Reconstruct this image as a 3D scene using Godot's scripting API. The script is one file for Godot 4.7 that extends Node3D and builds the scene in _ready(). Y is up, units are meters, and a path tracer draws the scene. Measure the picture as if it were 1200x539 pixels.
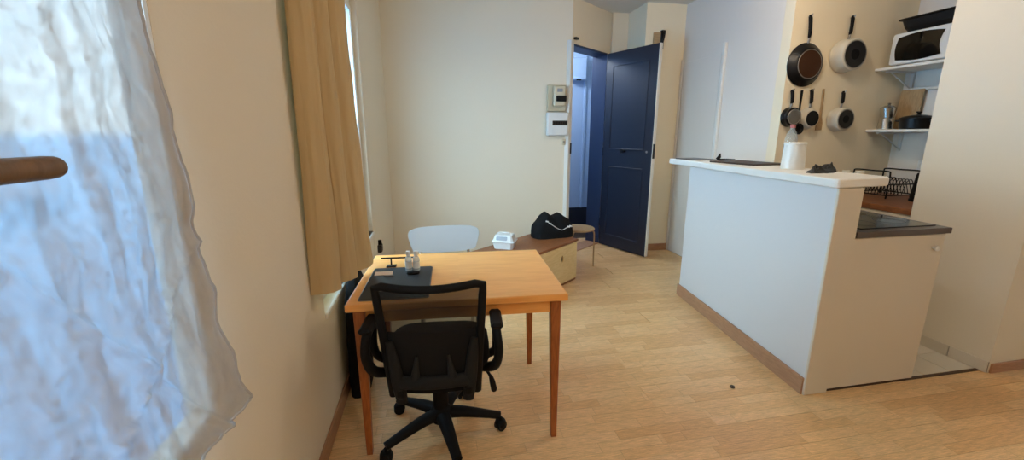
extends Node3D
# A small flat: work table by a curtained window, blue entrance door, white bar with a kitchen nook.
# Room axes: x to the right along the back wall, -z into the depth, y up, metres.

var used := {}
var mats := {}
var rng := RandomNumberGenerator.new()

const XL := -0.515      # face of the left wall
const ZB := -4.6        # face of the back wall
const CEIL := 2.82
const XR := 3.276       # face of the right wall beside the kitchen
const XG := 2.88        # face of the pale cupboard wall
const ZP := -3.12       # face of the pan wall
const XK := 4.08        # face of the kitchen side wall
const DL := Vector3(1.545, 0, -4.60)   # latch jamb of the entrance doorway
const DH := Vector3(2.15, 0, -5.07)    # hinge jamb
const DTOP := 2.365
const ZL := -6.15       # face of the landing wall

# ---------------------------------------------------------------- mesh helpers
func mb() -> SurfaceTool:
	var st := SurfaceTool.new()
	st.begin(Mesh.PRIMITIVE_TRIANGLES)
	return st

func uvp(p: Vector3, n: Vector3, grain: int) -> Vector2:
	var a := n.abs()
	var ax := 0
	if a.y >= a.x and a.y >= a.z: ax = 1
	elif a.z >= a.x: ax = 2
	var o: Array = [0, 1, 2]
	o.erase(ax)
	if o[1] == grain: o.reverse()
	return Vector2(p[o[0]], p[o[1]])

func tri(st: SurfaceTool, a: Vector3, b: Vector3, c: Vector3, out: Vector3, xf: Transform3D, grain := 0, smooth := -1) -> void:
	var n := (b - a).cross(c - a)
	if n.length_squared() < 1e-16: return
	if n.dot(out) > 0:
		var t := b
		b = c
		c = t
	n = n.normalized()
	st.set_smooth_group(smooth)
	for p in [a, b, c]:
		st.set_uv(uvp(p, n, grain))
		st.add_vertex(xf * p)

func quad(st, a, b, c, d, out, xf, grain := 0, smooth := -1) -> void:
	tri(st, a, b, c, out, xf, grain, smooth)
	tri(st, a, c, d, out, xf, grain, smooth)

# chamfered box
func rb(st: SurfaceTool, c: Vector3, s: Vector3, b := 0.003, xf := Transform3D.IDENTITY, grain := 0) -> void:
	var h := s * 0.5
	b = minf(b, minf(h.x, minf(h.y, h.z)) * 0.9)
	var v := {}
	for sx in [-1, 1]:
		for sy in [-1, 1]:
			for sz in [-1, 1]:
				var sg := Vector3(sx, sy, sz)
				for ax in 3:
					var p := Vector3(sx * (h.x - b), sy * (h.y - b), sz * (h.z - b))
					p[ax] = sg[ax] * h[ax]
					v[[sx, sy, sz, ax]] = c + p
				tri(st, v[[sx, sy, sz, 0]], v[[sx, sy, sz, 1]], v[[sx, sy, sz, 2]], sg, xf, grain)
	for s1 in [-1, 1]:
		quad(st, v[[s1, -1, -1, 0]], v[[s1, 1, -1, 0]], v[[s1, 1, 1, 0]], v[[s1, -1, 1, 0]], Vector3(s1, 0, 0), xf, grain)
		quad(st, v[[-1, s1, -1, 1]], v[[1, s1, -1, 1]], v[[1, s1, 1, 1]], v[[-1, s1, 1, 1]], Vector3(0, s1, 0), xf, grain)
		quad(st, v[[-1, -1, s1, 2]], v[[1, -1, s1, 2]], v[[1, 1, s1, 2]], v[[-1, 1, s1, 2]], Vector3(0, 0, s1), xf, grain)
		for s2 in [-1, 1]:
			quad(st, v[[s1, s2, -1, 0]], v[[s1, s2, 1, 0]], v[[s1, s2, 1, 1]], v[[s1, s2, -1, 1]], Vector3(s1, s2, 0), xf, grain)
			quad(st, v[[s1, -1, s2, 0]], v[[s1, 1, s2, 0]], v[[s1, 1, s2, 2]], v[[s1, -1, s2, 2]], Vector3(s1, 0, s2), xf, grain)
			quad(st, v[[-1, s1, s2, 1]], v[[1, s1, s2, 1]], v[[1, s1, s2, 2]], v[[-1, s1, s2, 2]], Vector3(0, s1, s2), xf, grain)

# box from two corners
func bb(st: SurfaceTool, lo: Vector3, hi: Vector3, b := 0.002, xf := Transform3D.IDENTITY, grain := 0) -> void:
	rb(st, (lo + hi) * 0.5, (hi - lo).abs(), b, xf, grain)

# tapered four-sided post: bottom and top centre + half sizes
func taper(st: SurfaceTool, c0: Vector3, h0: Vector2, c1: Vector3, h1: Vector2, xf := Transform3D.IDENTITY, grain := 1, b := 0.18) -> void:
	var ring0: Array = []
	var ring1: Array = []
	var oct := [Vector2(1, -1 + b), Vector2(1, 1 - b), Vector2(1 - b, 1), Vector2(-1 + b, 1), Vector2(-1, 1 - b), Vector2(-1, -1 + b), Vector2(-1 + b, -1), Vector2(1 - b, -1)]
	for o in oct:
		ring0.append(c0 + Vector3(o.x * h0.x, 0, o.y * h0.y))
		ring1.append(c1 + Vector3(o.x * h1.x, 0, o.y * h1.y))
	for i in 8:
		var j := (i + 1) % 8
		var m: Vector3 = (ring0[i] + ring0[j]) * 0.5 - c0
		quad(st, ring0[i], ring0[j], ring1[j], ring1[i], m, xf, grain)
		tri(st, c0, ring0[i], ring0[j], c0 - c1, xf, grain)
		tri(st, c1, ring1[i], ring1[j], c1 - c0, xf, grain)

func tube(st: SurfaceTool, pts: Array, rad, sides := 10, xf := Transform3D.IDENTITY, squash := 1.0, side_hint := Vector3.ZERO) -> void:
	var n := pts.size()
	var rings: Array = []
	var t0: Vector3 = (pts[1] - pts[0]).normalized()
	var u: Vector3 = side_hint
	if u == Vector3.ZERO:
		u = t0.cross(Vector3.UP)
		if u.length() < 0.1: u = t0.cross(Vector3.RIGHT)
	for i in n:
		var t: Vector3
		if i == 0: t = pts[1] - pts[0]
		elif i == n - 1: t = pts[n - 1] - pts[n - 2]
		else: t = (pts[i + 1] - pts[i]).normalized() + (pts[i] - pts[i - 1]).normalized()
		t = t.normalized()
		u = (u - t * u.dot(t)).normalized()
		var w := t.cross(u)
		var r: float = rad[i] if rad is Array else rad
		var ring: Array = []
		for k in sides:
			var a := TAU * k / sides
			ring.append(pts[i] + u * cos(a) * r + w * sin(a) * r * squash)
		rings.append(ring)
	for i in n - 1:
		for k in sides:
			var j := (k + 1) % sides
			var o: Vector3 = (rings[i][k] + rings[i][j] + rings[i + 1][k]) / 3.0 - (pts[i] * 2.0 + pts[i + 1]) / 3.0
			quad(st, rings[i][k], rings[i][j], rings[i + 1][j], rings[i + 1][k], o, xf, 1, 1)
	for k in sides:
		var j := (k + 1) % sides
		tri(st, pts[0], rings[0][k], rings[0][j], pts[0] - pts[1], xf, 1, 2)
		tri(st, pts[n - 1], rings[n - 1][k], rings[n - 1][j], pts[n - 1] - pts[n - 2], xf, 1, 3)

func curve(ctrl: Array, steps := 6) -> Array:
	var out: Array = []
	var n := ctrl.size()
	for i in n - 1:
		var p0: Vector3 = ctrl[maxi(i - 1, 0)]
		var p1: Vector3 = ctrl[i]
		var p2: Vector3 = ctrl[i + 1]
		var p3: Vector3 = ctrl[mini(i + 2, n - 1)]
		for k in steps:
			out.append(p1.cubic_interpolate(p2, p0, p3, float(k) / steps))
	out.append(ctrl[n - 1])
	return out

# lathe round local y, profile of (radius, height) from bottom to top
func lathe(st: SurfaceTool, prof: Array, segs := 24, xf := Transform3D.IDENTITY, sx := 1.0, sz := 1.0) -> void:
	for i in prof.size() - 1:
		var a: Vector2 = prof[i]
		var b: Vector2 = prof[i + 1]
		var d := b - a
		var nr := Vector2(d.y, -d.x)
		for k in segs:
			var t0 := TAU * k / segs
			var t1 := TAU * (k + 1) / segs
			var c0 := Vector3(cos(t0) * sx, 0, sin(t0) * sz)
			var c1 := Vector3(cos(t1) * sx, 0, sin(t1) * sz)
			var o := (c0 + c1).normalized() * nr.x + Vector3.UP * nr.y
			quad(st, c0 * a.x + Vector3.UP * a.y, c1 * a.x + Vector3.UP * a.y, c1 * b.x + Vector3.UP * b.y, c0 * b.x + Vector3.UP * b.y, o, xf, 1, i + 1 if d.length() > 0.0061 else 0)

# extrude a polygon of the local xy plane along z from 0 to depth, edges bevelled
func prism(st: SurfaceTool, poly: PackedVector2Array, depth: float, xf := Transform3D.IDENTITY, bev := 0.002, grain := 0, smooth := -1) -> void:
	if Geometry2D.is_polygon_clockwise(poly): poly.reverse()
	var n := poly.size()
	var ins := PackedVector2Array()
	for i in n:
		var e0 := (poly[i] - poly[(i + n - 1) % n]).normalized()
		var e1 := (poly[(i + 1) % n] - poly[i]).normalized()
		var m := (Vector2(-e0.y, e0.x) + Vector2(-e1.y, e1.x)).normalized()
		ins.append(poly[i] + m * bev)
	var idx := Geometry2D.triangulate_polygon(ins)
	for k in range(0, idx.size(), 3):
		var q := [ins[idx[k]], ins[idx[k + 1]], ins[idx[k + 2]]]
		tri(st, v3(q[0], 0), v3(q[1], 0), v3(q[2], 0), Vector3.FORWARD, xf, grain)
		tri(st, v3(q[0], depth), v3(q[1], depth), v3(q[2], depth), Vector3.BACK, xf, grain)
	for i in n:
		var j := (i + 1) % n
		var e := (poly[j] - poly[i]).normalized()
		var o := Vector3(e.y, -e.x, 0)
		quad(st, v3(poly[i], bev), v3(poly[j], bev), v3(poly[j], depth - bev), v3(poly[i], depth - bev), o, xf, grain, smooth)
		quad(st, v3(poly[i], bev), v3(poly[j], bev), v3(ins[j], 0), v3(ins[i], 0), o + Vector3.FORWARD, xf, grain)
		quad(st, v3(poly[i], depth - bev), v3(poly[j], depth - bev), v3(ins[j], depth), v3(ins[i], depth), o + Vector3.BACK, xf, grain)

func v3(p: Vector2, z: float) -> Vector3:
	return Vector3(p.x, p.y, z)

func rrect(w: float, h: float, r: float, seg := 5, c := Vector2.ZERO) -> PackedVector2Array:
	var p := PackedVector2Array()
	for q in 4:
		var cx: float = (w / 2 - r) * [1, -1, -1, 1][q]
		var cy: float = (h / 2 - r) * [1, 1, -1, -1][q]
		for k in seg + 1:
			var a := PI / 2 * (q + float(k) / seg)
			p.append(c + Vector2(cx + cos(a) * r, cy + sin(a) * r))
	return p

# smooth closed or open sheet from a grid of points
func sheet(st: SurfaceTool, g: Array, thick := 0.0, uvs := Vector2(1, 1)) -> void:
	var nu := g.size()
	var nv: int = g[0].size()
	var nrm: Array = []
	for i in nu:
		var row: Array = []
		for j in nv:
			var du: Vector3 = g[mini(i + 1, nu - 1)][j] - g[maxi(i - 1, 0)][j]
			var dv: Vector3 = g[i][mini(j + 1, nv - 1)] - g[i][maxi(j - 1, 0)]
			row.append(du.cross(dv).normalized())
		nrm.append(row)
	var put := func(i: int, j: int, off: float, flip: bool):
		st.set_uv(Vector2(float(i) / (nu - 1) * uvs.x, float(j) / (nv - 1) * uvs.y))
		st.set_normal(-nrm[i][j] if flip else nrm[i][j])
		st.add_vertex(g[i][j] + nrm[i][j] * off)
	var faces := [[0.0, false]] if thick == 0.0 else [[thick / 2, false], [-thick / 2, true]]
	for f in faces:
		for i in nu - 1:
			for j in nv - 1:
				var q := [[i, j], [i + 1, j], [i + 1, j + 1], [i, j + 1]]
				var ord := [0, 2, 1, 0, 3, 2] if not f[1] else [0, 1, 2, 0, 2, 3]
				for k in ord: put.call(q[k][0], q[k][1], f[0], f[1])
	if thick > 0.0:
		var rim: Array = []
		for i in nu: rim.append([i, 0])
		for j in range(1, nv): rim.append([nu - 1, j])
		for i in range(nu - 2, -1, -1): rim.append([i, nv - 1])
		for j in range(nv - 2, 0, -1): rim.append([0, j])
		for k in rim.size():
			var a: Array = rim[k]
			var b: Array = rim[(k + 1) % rim.size()]
			for e in [[a, 1], [b, 1], [b, -1], [a, 1], [b, -1], [a, -1]]:
				put.call(e[0][0], e[0][1], thick / 2 * e[1], false)

# ---------------------------------------------------------------- object helpers
func numbered(called: String) -> String:
	if not used.has(called):
		used[called] = 0
		return called
	used[called] += 1
	return "%s_%03d" % [called, used[called]]

func obj(called: String, st: SurfaceTool, m: Material, parent: Node = self, made := false) -> MeshInstance3D:
	if not made: st.generate_normals()
	st.set_material(m)
	var o := MeshInstance3D.new()
	o.mesh = st.commit()
	o.name = numbered(called) if parent == self else called
	parent.add_child(o, true)
	return o

func tag(o: Node, label: String, category: String, group := "") -> Node:
	o.set_meta("label", label)
	o.set_meta("category", category)
	if group != "": o.set_meta("group", group)
	return o

func thing(called: String, label: String, category: String, at := Vector3.ZERO, turn := 0.0, group := "") -> Node3D:
	var o := Node3D.new()
	o.name = numbered(called)
	add_child(o)
	o.position = at
	o.rotation_degrees.y = turn
	tag(o, label, category, group)
	return o

func struct(called: String, st: SurfaceTool, m: Material, label := "") -> MeshInstance3D:
	var o := obj(called, st, m)
	o.set_meta("kind", "structure")
	if label != "": o.set_meta("label", label)
	return o

# ---------------------------------------------------------------- materials
func mat(key: String, c: Color, rough := 0.6, metal := 0.0) -> StandardMaterial3D:
	if mats.has(key): return mats[key]
	var m := StandardMaterial3D.new()
	m.albedo_color = c
	m.roughness = rough
	m.metallic = metal
	mats[key] = m
	return m

func noise_img(w: int, h: int, freq: float, sd: int, fx := 1.0, fy := 1.0, oct := 4) -> Image:
	var n := FastNoiseLite.new()
	n.seed = sd
	n.frequency = freq
	n.fractal_octaves = oct
	var im := Image.create(w, h, false, Image.FORMAT_RGB8)
	for y in h:
		for x in w:
			var t := n.get_noise_2d(x * fx, y * fy) * 0.5 + 0.5
			im.set_pixel(x, y, Color(t, t, t))
	return im

func bump_tex(freq: float, sd: int, strength: float, size := 256) -> ImageTexture:
	var n := FastNoiseLite.new()
	n.seed = sd
	n.frequency = freq
	n.fractal_octaves = 4
	var im := n.get_seamless_image(size, size)
	im.convert(Image.FORMAT_RGBA8)
	im.bump_map_to_normal_map(strength)
	return ImageTexture.create_from_image(im)

func paint(key: String, c: Color, nt: Texture2D, rough := 0.85, scale := 4.0) -> StandardMaterial3D:
	var m := mat(key, c, rough)
	m.normal_enabled = true
	m.normal_texture = nt
	m.normal_scale = 0.13
	m.uv1_triplanar = true
	m.uv1_world_triplanar = true
	m.uv1_scale = Vector3.ONE * scale
	return m

func wood_tex(w: int, h: int, base: Color, dark: Color, sd: int, along := 0.012, across := 0.16, rings := 2.0) -> ImageTexture:
	var n := FastNoiseLite.new()
	n.seed = sd
	n.frequency = 1.0
	n.fractal_octaves = 4
	var im := Image.create(w, h, false, Image.FORMAT_RGB8)
	for y in h:
		for x in w:
			var a := n.get_noise_2d(x * along * 0.35, y * across * 0.14) * rings
			var b := n.get_noise_2d(x * along + 40.0, y * across * 2.0)
			var t := clampf(0.42 + 0.45 * sin(a * 6.0) * 0.5 + b * 0.45, 0.0, 1.0)
			im.set_pixel(x, y, base.lerp(dark, t))
	return ImageTexture.create_from_image(im)

func wood(key: String, base: Color, dark: Color, sd: int, rough := 0.45, scale := 1.0, rings := 2.0) -> StandardMaterial3D:
	if mats.has(key): return mats[key]
	var m := mat(key, Color.WHITE, rough)
	m.albedo_texture = wood_tex(512, 256, base, dark, sd, 0.012, 0.16, rings)
	m.uv1_scale = Vector3(scale, scale * 2.0, 1)
	return m

# loosely woven cloth: thread density in the alpha channel, denser where the weave is doubled or creased
func sheer_tex() -> ImageTexture:
	var n := FastNoiseLite.new()
	n.seed = 77
	n.frequency = 1.0
	n.fractal_octaves = 3
	var w := 1024
	var h := 512
	var im := Image.create(w, h, false, Image.FORMAT_RGBA8)
	var bands := [[0.012, 0.010], [0.062, 0.008], [0.105, 0.011], [0.152, 0.007], [0.206, 0.010], [0.255, 0.006], [0.33, 0.012], [0.45, 0.010], [0.6, 0.012], [0.8, 0.01]]
	for y in h:
		var v := y / float(h)
		for x in w:
			var u := x / float(w)
			var a := 0.93 + 0.025 * n.get_noise_2d(u * 30.0, v * 5.0) + 0.025 * n.get_noise_2d(u * 60.0 + v * 5.0, v * 70.0)
			for k in bands.size():
				var c: float = bands[k][0] + 0.006 * n.get_noise_2d(k * 9.0, v * 4.0)
				var d := absf(u - c) / float(bands[k][1])
				if d < 1.3: a += 0.02 * clampf((1.3 - d) * 3.0, 0.0, 1.0)
			# fine creases
			var r := absf(n.get_noise_2d(u * 22.0 + 5.0, v * 9.0 + u * 8.0))
			if r < 0.03: a += 0.03 * (1.0 - r / 0.03)
			im.set_pixel(x, y, Color(1, 1, 1, clampf(a, 0.3, 0.97)))
	return ImageTexture.create_from_image(im)

# printed laminate: three strips of short staves, each with its own tone and grain
func plank_tex(sd: int) -> ImageTexture:
	var r := RandomNumberGenerator.new()
	r.seed = sd
	var n := FastNoiseLite.new()
	n.seed = sd
	n.frequency = 1.0
	n.fractal_octaves = 3
	var w := 640
	var h := 96
	var im := Image.create(w, h, false, Image.FORMAT_RGB8)
	var tones := [Color(0.88, 0.725, 0.525), Color(0.87, 0.71, 0.505), Color(0.86, 0.695, 0.49), Color(0.875, 0.72, 0.515), Color(0.835, 0.66, 0.455)]
	for s in 3:
		var x := -r.randi_range(0, 160)
		while x < w:
			var l := r.randi_range(130, 260)
			var tone: Color = tones[r.randi_range(0, 4)]
			var shift := r.randf() * 50.0
			for yy in range(s * 32, s * 32 + 32):
				for xx in range(maxi(x, 0), mini(x + l, w)):
					var g := n.get_noise_2d(xx * 0.02 + shift, yy * 0.5 + shift) * 0.16 + n.get_noise_2d(xx * 0.15, yy * 0.9) * 0.06
					var c := tone * (1.0 + g)
					if yy % 32 == 0 or xx == x: c = c * 0.86
					im.set_pixel(xx, yy, c)
			x += l
	return ImageTexture.create_from_image(im)

# ================================================================ scene
func _ready() -> void:
	rng.seed = 7
	# ---- camera
	var cam := Camera3D.new()
	cam.name = "camera"
	add_child(cam)
	cam.position = Vector3(0, 1.42, 0)
	cam.rotation_degrees = Vector3(-12.952, -10.919, 0)
	cam.fov = 57.62
	cam.near = 0.02
	cam.far = 200.0
	cam.current = true
	# ---- sky (overcast blue daylight) and exposure
	var env := Environment.new()
	var sky := Sky.new()
	var sm := ProceduralSkyMaterial.new()
	sm.sky_top_color = Color(0.71, 0.885, 1.0)
	sm.sky_horizon_color = Color(0.78, 0.92, 1.0)
	sm.sky_curve = 0.4
	sm.ground_bottom_color = Color(0.27, 0.52, 0.74)
	sm.ground_horizon_color = Color(0.45, 0.73, 0.95)
	sm.ground_curve = 0.25
	sm.sky_energy_multiplier = 1.0
	sm.ground_energy_multiplier = 1.0
	sky.sky_material = sm
	env.background_mode = Environment.BG_SKY
	env.background_energy_multiplier = 15.5
	env.sky = sky
	env.tonemap_mode = Environment.TONE_MAPPER_LINEAR
	env.tonemap_exposure = 0.92
	env.sdfgi_enabled = true
	env.ssao_enabled = true
	env.ssil_enabled = true
	var we := WorldEnvironment.new()
	we.name = "world_environment"
	we.environment = env
	add_child(we)
	make_materials()
	ceiling_lamp("ceiling_lamp", "warm white globe lamp hanging under the room ceiling", Vector3(1.0, CEIL, 1.2), 1.25, 0.12)
	ceiling_lamp("kitchen_lamp", "small warm globe lamp under the kitchen ceiling", Vector3(2.15, CEIL, -2.35), 0.80, 0.07)
	added_landing_lamp()
	build_shell()
	build_floor()
	build_windows()
	build_entrance()
	build_bar()
	build_kitchen()
	build_table()
	build_office_chair()
	build_white_chair()
	build_chest()
	build_curtains()
	build_table_things()
	build_bar_things()
	build_pan_wall()
	build_shelf_things()
	build_wall_things()

func make_materials() -> void:
	var pn := bump_tex(0.05, 3, 3.0)
	var pr := bump_tex(0.09, 5, 5.0)
	paint("wall", Color(0.89, 0.85, 0.77), pn)
	paint("cream", Color(0.93, 0.88, 0.77), pn)
	paint("white_wall", Color(0.89, 0.86, 0.82), pn)
	paint("rough_wall", Color(0.88, 0.85, 0.78), pr, 0.85, 6.0)
	paint("ceiling", Color(0.86, 0.84, 0.80), pn)
	paint("bar_white", Color(0.82, 0.82, 0.82), pn, 0.6)
	mat("joinery", Color(0.87, 0.86, 0.83), 0.4)
	mat("laminate_white", Color(0.90, 0.89, 0.86), 0.35)
	mat("cabinet_white", Color(0.82, 0.79, 0.73), 0.45)
	mat("navy", Color(0.065, 0.10, 0.17), 0.42)
	mat("mid_blue", Color(0.12, 0.20, 0.34), 0.45)
	paint("landing_blue", Color(0.60, 0.70, 0.83), pn, 0.6)
	mat("black_metal", Color(0.03, 0.03, 0.035), 0.4, 0.3)
	mat("black_plastic", Color(0.085, 0.085, 0.09), 0.6)
	mat("grey_plastic", Color(0.13, 0.135, 0.14), 0.6)
	mat("black_fabric", Color(0.10, 0.10, 0.105), 0.95)
	for k in ["black_plastic", "grey_plastic", "black_fabric"]:
		mats[k].metallic_specular = 0.25
	mat("white_plastic", Color(0.86, 0.86, 0.85), 0.3)
	mat("steel", Color(0.78, 0.77, 0.75), 0.25, 1.0)
	mat("dull_steel", Color(0.62, 0.60, 0.57), 0.42, 1.0)
	mat("gloss_white", Color(0.72, 0.74, 0.75), 0.1)
	mat("enamel", Color(0.80, 0.77, 0.70), 0.3)
	mat("dark_glass", Color(0.02, 0.02, 0.022), 0.08)
	mat("grout", Color(0.55, 0.52, 0.47), 0.9)
	wood("table_wood", Color(0.96, 0.69, 0.375), Color(0.90, 0.61, 0.31), 11, 0.34, 0.7, 1.2)
	wood("leg_wood", Color(0.66, 0.38, 0.18), Color(0.53, 0.28, 0.12), 12, 0.42, 1.4)
	wood("skirting_wood", Color(0.70, 0.53, 0.40), Color(0.62, 0.45, 0.33), 13, 0.5, 1.3)
	wood("chest_wood", Color(0.58, 0.36, 0.20), Color(0.46, 0.27, 0.14), 14, 0.45, 1.2)
	wood("birch", Color(0.86, 0.77, 0.58), Color(0.80, 0.70, 0.50), 15, 0.5, 1.0)
	wood("worktop_wood", Color(0.58, 0.36, 0.20), Color(0.42, 0.24, 0.12), 16, 0.45, 1.5)
	wood("pale_wood", Color(0.72, 0.60, 0.44), Color(0.62, 0.50, 0.35), 17, 0.55, 1.6)
	wood("rail_wood", Color(0.47, 0.36, 0.25), Color(0.39, 0.29, 0.19), 18, 0.5, 1.5)
	var g := mat("pane", Color(0.85, 0.95, 1.0, 0.06), 0.0)
	g.transparency = BaseMaterial3D.TRANSPARENCY_ALPHA
	g.metallic_specular = 0.5
	var sh := mat("sheer", Color(0.70, 0.70, 0.70), 0.9)
	sh.albedo_texture = sheer_tex()
	sh.transparency = BaseMaterial3D.TRANSPARENCY_ALPHA
	sh.backlight_enabled = true
	sh.backlight = Color(0.035, 0.035, 0.035)
	sh.cull_mode = BaseMaterial3D.CULL_DISABLED
	var dr := mat("drape", Color(0.74, 0.64, 0.47), 0.95)
	dr.backlight_enabled = true
	dr.backlight = Color(0.10, 0.07, 0.04)
	dr.cull_mode = BaseMaterial3D.CULL_DISABLED
	dr.normal_enabled = true
	dr.normal_texture = bump_tex(0.25, 9, 4.0)
	dr.normal_scale = 0.12
	dr.uv1_triplanar = true
	dr.uv1_scale = Vector3(8, 8, 8)
	var ms := mat("chair_mesh", Color(0.035, 0.03, 0.03, 0.78), 0.9)
	ms.transparency = BaseMaterial3D.TRANSPARENCY_ALPHA
	ms.cull_mode = BaseMaterial3D.CULL_DISABLED
	var cg := mat("clear_plastic", Color(0.88, 0.92, 0.94, 0.45), 0.12)
	cg.transparency = BaseMaterial3D.TRANSPARENCY_ALPHA
	var gl := mat("bottle_glass", Color(0.80, 0.85, 0.84, 0.22), 0.05)
	gl.transparency = BaseMaterial3D.TRANSPARENCY_ALPHA
	for i in 6:
		var m := mat("plank%d" % i, Color.WHITE, 0.34)
		m.albedo_texture = plank_tex(100 + i)

func build_lamp_light(at: Vector3, energy: float, c: Color, size: float) -> void:
	var l := OmniLight3D.new()
	l.name = "lamp_light"
	l.light_color = c
	l.light_energy = energy
	l.light_size = size
	l.omni_range = 14.0
	l.omni_attenuation = 2.0
	l.shadow_enabled = true
	add_child(l, true)
	l.position = at

func ceiling_lamp(called: String, label: String, at: Vector3, energy: float, rad: float) -> void:
	var t := thing(called, label, "lamp", at)
	var st := mb()
	lathe(st, [Vector2(0, -0.03), Vector2(0.05, -0.03), Vector2(0.055, -0.024), Vector2(0.055, 0), Vector2(0, 0)], 24)
	obj("ceiling_rose", st, mats["white_plastic"], t)
	st = mb()
	tube(st, [Vector3(0, -0.03, 0), Vector3(0, -0.115 - rad * 0.1, 0)], 0.006, 8)
	obj("stem", st, mats["steel"], t)
	st = mb()
	var pr: Array = []
	for k in 17:
		var a := -PI / 2 + PI * k / 16
		pr.append(Vector2(cos(a) * rad, -0.11 - rad + sin(a) * rad))
	lathe(st, pr, 28)
	var gm := mat("globe", Color(1.0, 0.9, 0.75), 0.4)
	gm.emission_enabled = true
	gm.emission = Color(1.0, 0.78, 0.5)
	gm.emission_energy_multiplier = 2.0
	obj("globe", st, gm, t)
	build_lamp_light(at + Vector3(0, -0.11 - rad, 0), energy, Color(1.0, 0.92, 0.82), rad)

# local frame of the landing: x along the doorway, z towards the landing
func landing_xf() -> Transform3D:
	var e := (DH - DL).normalized()
	var nr := Vector3(-e.z, 0, e.x)          # points into the room
	return Transform3D(Basis(e, Vector3.UP, nr), DL)

func added_landing_lamp() -> void:  # lamp added to brighten the landing, standing in for its daylight
	var xf := landing_xf()
	var at := Vector3(1.35, 2.72, -5.5)
	var t := thing("added_landing_lamp", "added round ceiling light in place of daylight on the landing", "lamp", at)
	var st := mb()
	lathe(st, [Vector2(0, -0.05), Vector2(0.09, -0.05), Vector2(0.12, -0.03), Vector2(0.13, 0.0), Vector2(0.13, 0.05), Vector2(0, 0.05)], 24)
	var gm := mat("added_landing_globe", Color(0.9, 0.95, 1.0), 0.4)
	gm.emission_enabled = true
	gm.emission = Color(0.8, 0.9, 1.0)
	gm.emission_energy_multiplier = 2.0
	obj("shade", st, gm, t)
	build_lamp_light(at + Vector3(0, -0.12, 0), 1.5, Color(0.92, 0.96, 1.0), 0.1)

# ---------------------------------------------------------------- shell
func wall_run(st: SurfaceTool, x0: float, x1: float, z0: float, z1: float, y0 := 0.0, y1 := CEIL) -> void:
	bb(st, Vector3(x0, y0, z0), Vector3(x1, y1, z1), 0.0005)

const W1 := [-0.985, 0.55, 0.77, 2.42]   # window 1: z from, z to, y from, y to
const W2 := [-3.69, -1.95, 0.60, 2.42]

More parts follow.
